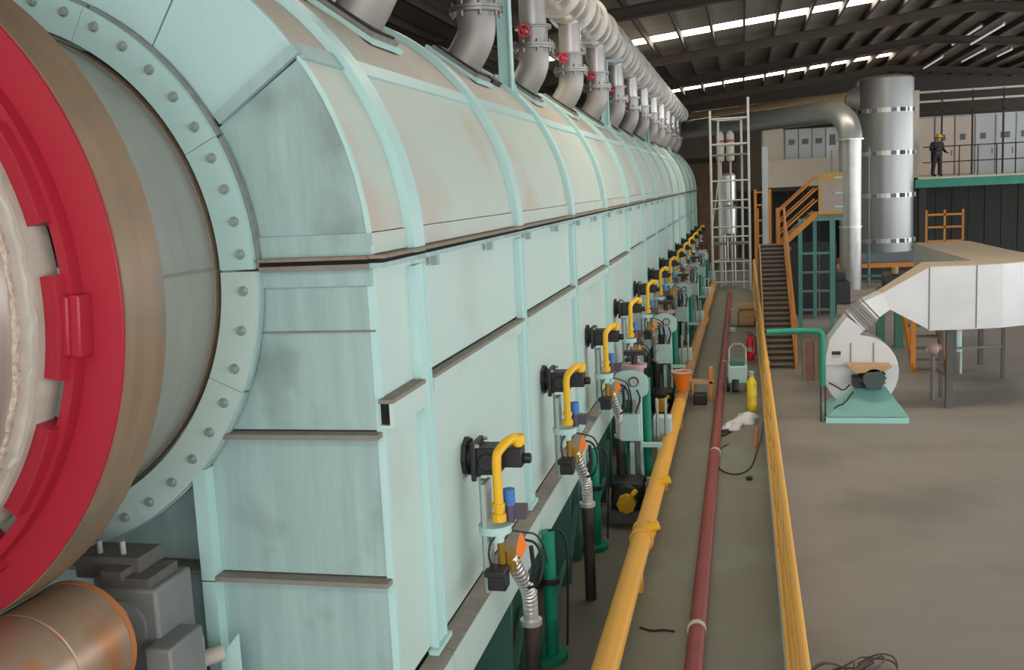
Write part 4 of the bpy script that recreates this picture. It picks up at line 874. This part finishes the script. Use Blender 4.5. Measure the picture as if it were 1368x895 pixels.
# ================================================================== GALLERIES
g1 = thing('middle_gallery', (2.8, 46, 3.6), 'cream walled control gallery behind the ducts', 'gallery')
MB().box(.8, 4.9, 45, 52, 3.45, 3.62).build('deck', DWALL, g1)
MB().box(.85, 4.8, 45.0, 45.08, 3.62, 4.78).build('front_panel', CREAM, g1)
MB().box(.85, 1.7, 45.6, 45.68, 3.62, 6.25).build('side_panel', CREAM, g1)
MB().box(.85, 4.8, 49.5, 49.6, 3.62, 6.6).build('rear_panel', CREAM, g1)
MB().box(.85, 4.8, 45.2, 49.5, 6.22, 6.30).build('roof_board', DARK, g1)
for x in (.95, 4.7):
    for y in (45.2, 51.8): MB().box(x-.1, x+.1, y-.1, y+.1, 0, 3.45).build('leg', BGREY, g1)
for i in range(5):
    x = 1.78+.56*i
    t = thing('control_cabinet', (x+.27, 46, 3.62), 'grey control cabinet with dark screen in the middle gallery, %s from left' % ['first', 'second', 'third', 'fourth', 'fifth'][i], 'cabinet', 'control cabinets in the middle gallery')
    MB().box(x, x+.54, 45.8, 46.3, 3.62, 6.05).build('body', CAB, t)
    dd = MB().box(x+.02, x+.52, 45.77, 45.8, 3.7, 6.0).build('door', CAB if i != 3 else ZINC, t)
    MB().box(x+.14, x+.40, 45.755, 45.77, 5.40 if i != 3 else 5.3, 5.62 if i != 3 else 5.75).build('screen', WIN, dd)
GK[0] = 1.133
g2 = thing('right_gallery', (9, 42, 3.6), 'right gallery deck with green edge beam and thin railing', 'gallery')
MB().box(6.0, 16, 39, 50, 3.66, 3.78).build('deck', CREAM, g2)
MB().box(6.0, 16, 38.9, 39.0, 3.42, 3.72).build('edge_beam', mat('teal_green_beam', (50, 146, 122), (44, 130, 110), .5, 0, 2), g2)
MB().box(6.0, 6.1, 39, 50, 3.42, 3.78).build('edge_beam', MATS['teal_green_beam'], g2)
for x in (6.3, 10.5, 15): MB().box(x-.12, x+.12, 39.2, 39.44, .47, 3.42).build('column', DWALL, g2)
MB().box(6.1, 6.45, 41, 41.2, 3.78, 7.0).build('pink_post', CREAM, g2)
pr_ = MB().cyl((6.9, 39.2, 3.78), (6.9, 39.2, 4.85), .02, 6).build('rail_post', RAFTER, g2)
for k in range(1, 12): copy_part(pr_, (.7*k, 0, 0))
for z in (4.3, 4.85): MB().cyl((6.3, 39.2, z), (15, 39.2, z), .02, 6).build('rail', RAFTER, g2)
MB().box(6.0, 16, 49.9, 50, 3.78, 6.2).build('rear_panel', CREAM, g2)
for z in (6.45, 6.9, 7.3): MB().box(6.1, 14, 46.4, 46.5, z-.04, z+.04).build('top_rail', CREAM if z != 6.45 else RAFTER, g2)
for x in (7.0, 8.2, 9.4, 10.6, 12): MB().box(x-.03, x+.03, 46.4, 46.5, 3.78, 7.3).build('hanger', RAFTER, g2)
for i in range(6):
    x = 7.2+.8*i
    t = thing('white_cabinet', (x+.4, 47, 3.78), 'pale tall switch cabinet in the right gallery, %s from left' % ['first', 'second', 'third', 'fourth', 'fifth', 'sixth'][i], 'cabinet', 'switch cabinets in the right gallery')
    MB().box(x, x+.78, 46.9, 47.5, 3.78, 6.3).build('body', CAB if i > 2 else WHITE, t)
    dd = MB().box(x+.03, x+.75, 46.87, 46.9, 3.85, 6.22).build('door', CREAM if i < 3 else CAB, t)
    if i > 0: MB().box(x+.2, x+.56 if i > 3 else x+.42, 46.855, 46.87, 5.25, 5.5).build('screen', WIN, dd)
    MB().box(x+.66, x+.69, 46.86, 46.87, 4.6, 4.85).build('handle', BLACK, dd)
# dark corrugated partition under the right gallery
pt = thing('dark_partition', (10, 43, .47), 'dark ribbed sheet partition under the right gallery', 'partition')
for i in range(16):
    x = 6.2+.6*i; MB().box(x, x+.56, 43-.04*(i % 2), 43.1, .47, 3.42).build('sheet_panel', DWALL, pt)
GK[0] = 1.0
t = thing('back_partition', (2, 52, 0), 'dark lower partition beneath the middle gallery', 'partition')
for i in range(10):
    x = -1.6+.75*i; MB().box(x, x+.71, 52.2, 52.3, 0, 3.45).build('sheet_panel', DWALL, t)
t = thing('brown_annex', (-2.5, 51, 0), 'low brown cladded annex beyond the furnace end', 'building')
for i in range(6):
    x = -4+.62*i; MB().box(x, x+.6, 50.5-.03*(i % 2), 50.7, 0, 5.0).build('clad_panel', mat('brown_clad', (142, 112, 86), (120, 92, 70), .7, 0, 2), t)
MB().box(-4, -.3, 50.3, 50.75, 4.9, 5.15).build('top_beam', RAFTER, t)
t = thing('orange_ladder_frame', (.75, 42, 0), 'orange brown frame beside the grey column', 'frame')
for x in (.45, 1.0): MB().box(x-.05, x+.05, 41, 41.1, 0, 3.6).build('post', ORANGE, t)
for z in (.6, 1.2, 1.8, 2.4, 3.0, 3.5): MB().box(.45, 1.0, 41.02, 41.08, z-.03, z+.03).build('rung', ORANGE, t)

# ================================================================== PERSON on the right gallery
def person(x, y, z):
    J = {'pelvis': (0, 0, .92), 'waist': (0, 0, 1.08), 'chest': (0, -.03, 1.30), 'neck': (0, -.05, 1.46), 'head0': (0, -.07, 1.55), 'head1': (0, -.08, 1.66)}
    V = []; E = []; RAD = []
    def add(p, r, par=None):
        r = r*1.18 if r > .03 else r
        V.append(p); RAD.append(r); i = len(V)-1
        if par is not None: E.append((par, i))
        return i
    pe = add((0, 0, .94), .135); wa = add((0, -.01, 1.10), .125, pe); chs = add((0, -.03, 1.30), .145, wa); ne = add((0, -.05, 1.46), .058, chs)
    h0 = add((0, -.07, 1.54), .085, ne); add((0, -.075, 1.63), .09, h0)
    for s in (-1, 1):
        hp = add((s*.10, 0, .88), .095, pe); kn = add((s*.12, -.03-.02*s, .48), .062, hp); an = add((s*.13, .02-.02*s, .09), .042, kn); add((s*.14, -.14, .045), .038, an)
        sh = add((s*.20, -.03, 1.38), .062, chs); el = add((s*.27, -.02, 1.12), .046, sh); wr = add((s*.22, -.22, .98), .032, el); pa_ = add((s*.20, -.29, .965), .034, wr)
        for fi in range(4):
            f1 = add((s*.20+(fi-1.5)*.020, -.345+abs(fi-1.5)*.006, .962), .009, pa_); f2 = add((s*.20+(fi-1.5)*.021, -.375+abs(fi-1.5)*.008, .945), .008, f1)
        t1 = add((s*.165, -.29, .975), .010, pa_); add((s*.15, -.32, .975), .008, t1)
    me = bpy.data.meshes.new('body'); me.from_pydata(V, E, []); ob = bpy.data.objects.new('tmp', me); COL.objects.link(ob)
    sk = ob.modifiers.new('skin', 'SKIN'); sd = ob.modifiers.new('sub', 'SUBSURF'); sd.levels = 2
    if not me.skin_vertices: me.attributes
    for i, r in enumerate(RAD):
        me.skin_vertices[0].data[i].radius = (r, r)
    me.skin_vertices[0].data[0].use_root = True
    dg = bpy.context.evaluated_depsgraph_get(); nm = bpy.data.meshes.new_from_object(ob.evaluated_get(dg)); bpy.data.objects.remove(ob)
    nm.materials.clear(); nm.materials.append(CLOTH); nm.materials.append(SKIN); nm.materials.append(BLACK)
    for p in nm.polygons:
        c = p.center; p.use_smooth = True
        p.material_index = 1 if (c.z > 1.45 or (c.y < -.235 and c.z > .85)) else (2 if c.z < .1 else 0)
    t = thing('person', (x, y, z), 'person in dark workwear and yellow hard hat standing on the right gallery', 'person')
    o = bpy.data.objects.new('body', nm); COL.objects.link(o); o.parent = t; ORG[o] = ORG[t].copy()
    def off(mb): mb.v = [(p[0]+x, p[1]+y, p[2]+z) for p in mb.v]; return mb
    hm = MB().lathe((0, -.075, 1.62), (0, 0, 1), [(0, .118), (.05, .118), (.10, .10), (.135, .06), (.15, .01)], 20); hm.lathe((0, -.10, 1.62), (0, 0, 1), [(0, .10), (0, .15), (.012, .15), (.012, .10)], 20, True)
    off(hm).build('hard_hat', mat('hat_yellow', (226, 190, 36), None, .4), t)
    f_ = MB()
    for s in (-1, 1): f_.sphere((s*.035, -.158, 1.60), .012, 8, 5)
    off(f_).build('eyes', BLACK, t)
    off(MB().prism([(-.012, -.155, 1.56), (.012, -.155, 1.56), (0, -.155, 1.60)], (0, -.022, 0))).build('nose', SKIN, t)
    off(MB().box(-.025, .025, -.158, -.15, 1.525, 1.533)).build('mouth', PINK, t)
    e_ = MB()
    for s in (-1, 1): e_.sphere((s*.092, -.07, 1.585), .022, 8, 5)
    off(e_).build('ears', SKIN, t)
    off(MB().lathe((0, -.06, 1.56), (0, 0, 1), [(0, .085), (.03, .096), (.07, .10), (.07, .06)], 16)).build('hair', BLACK, t)
    t.rotation_euler = (0, 0, R(35)); t.scale = (1.25, 1.25, 1)
    return t
person(7.85, 45.6, 3.75)
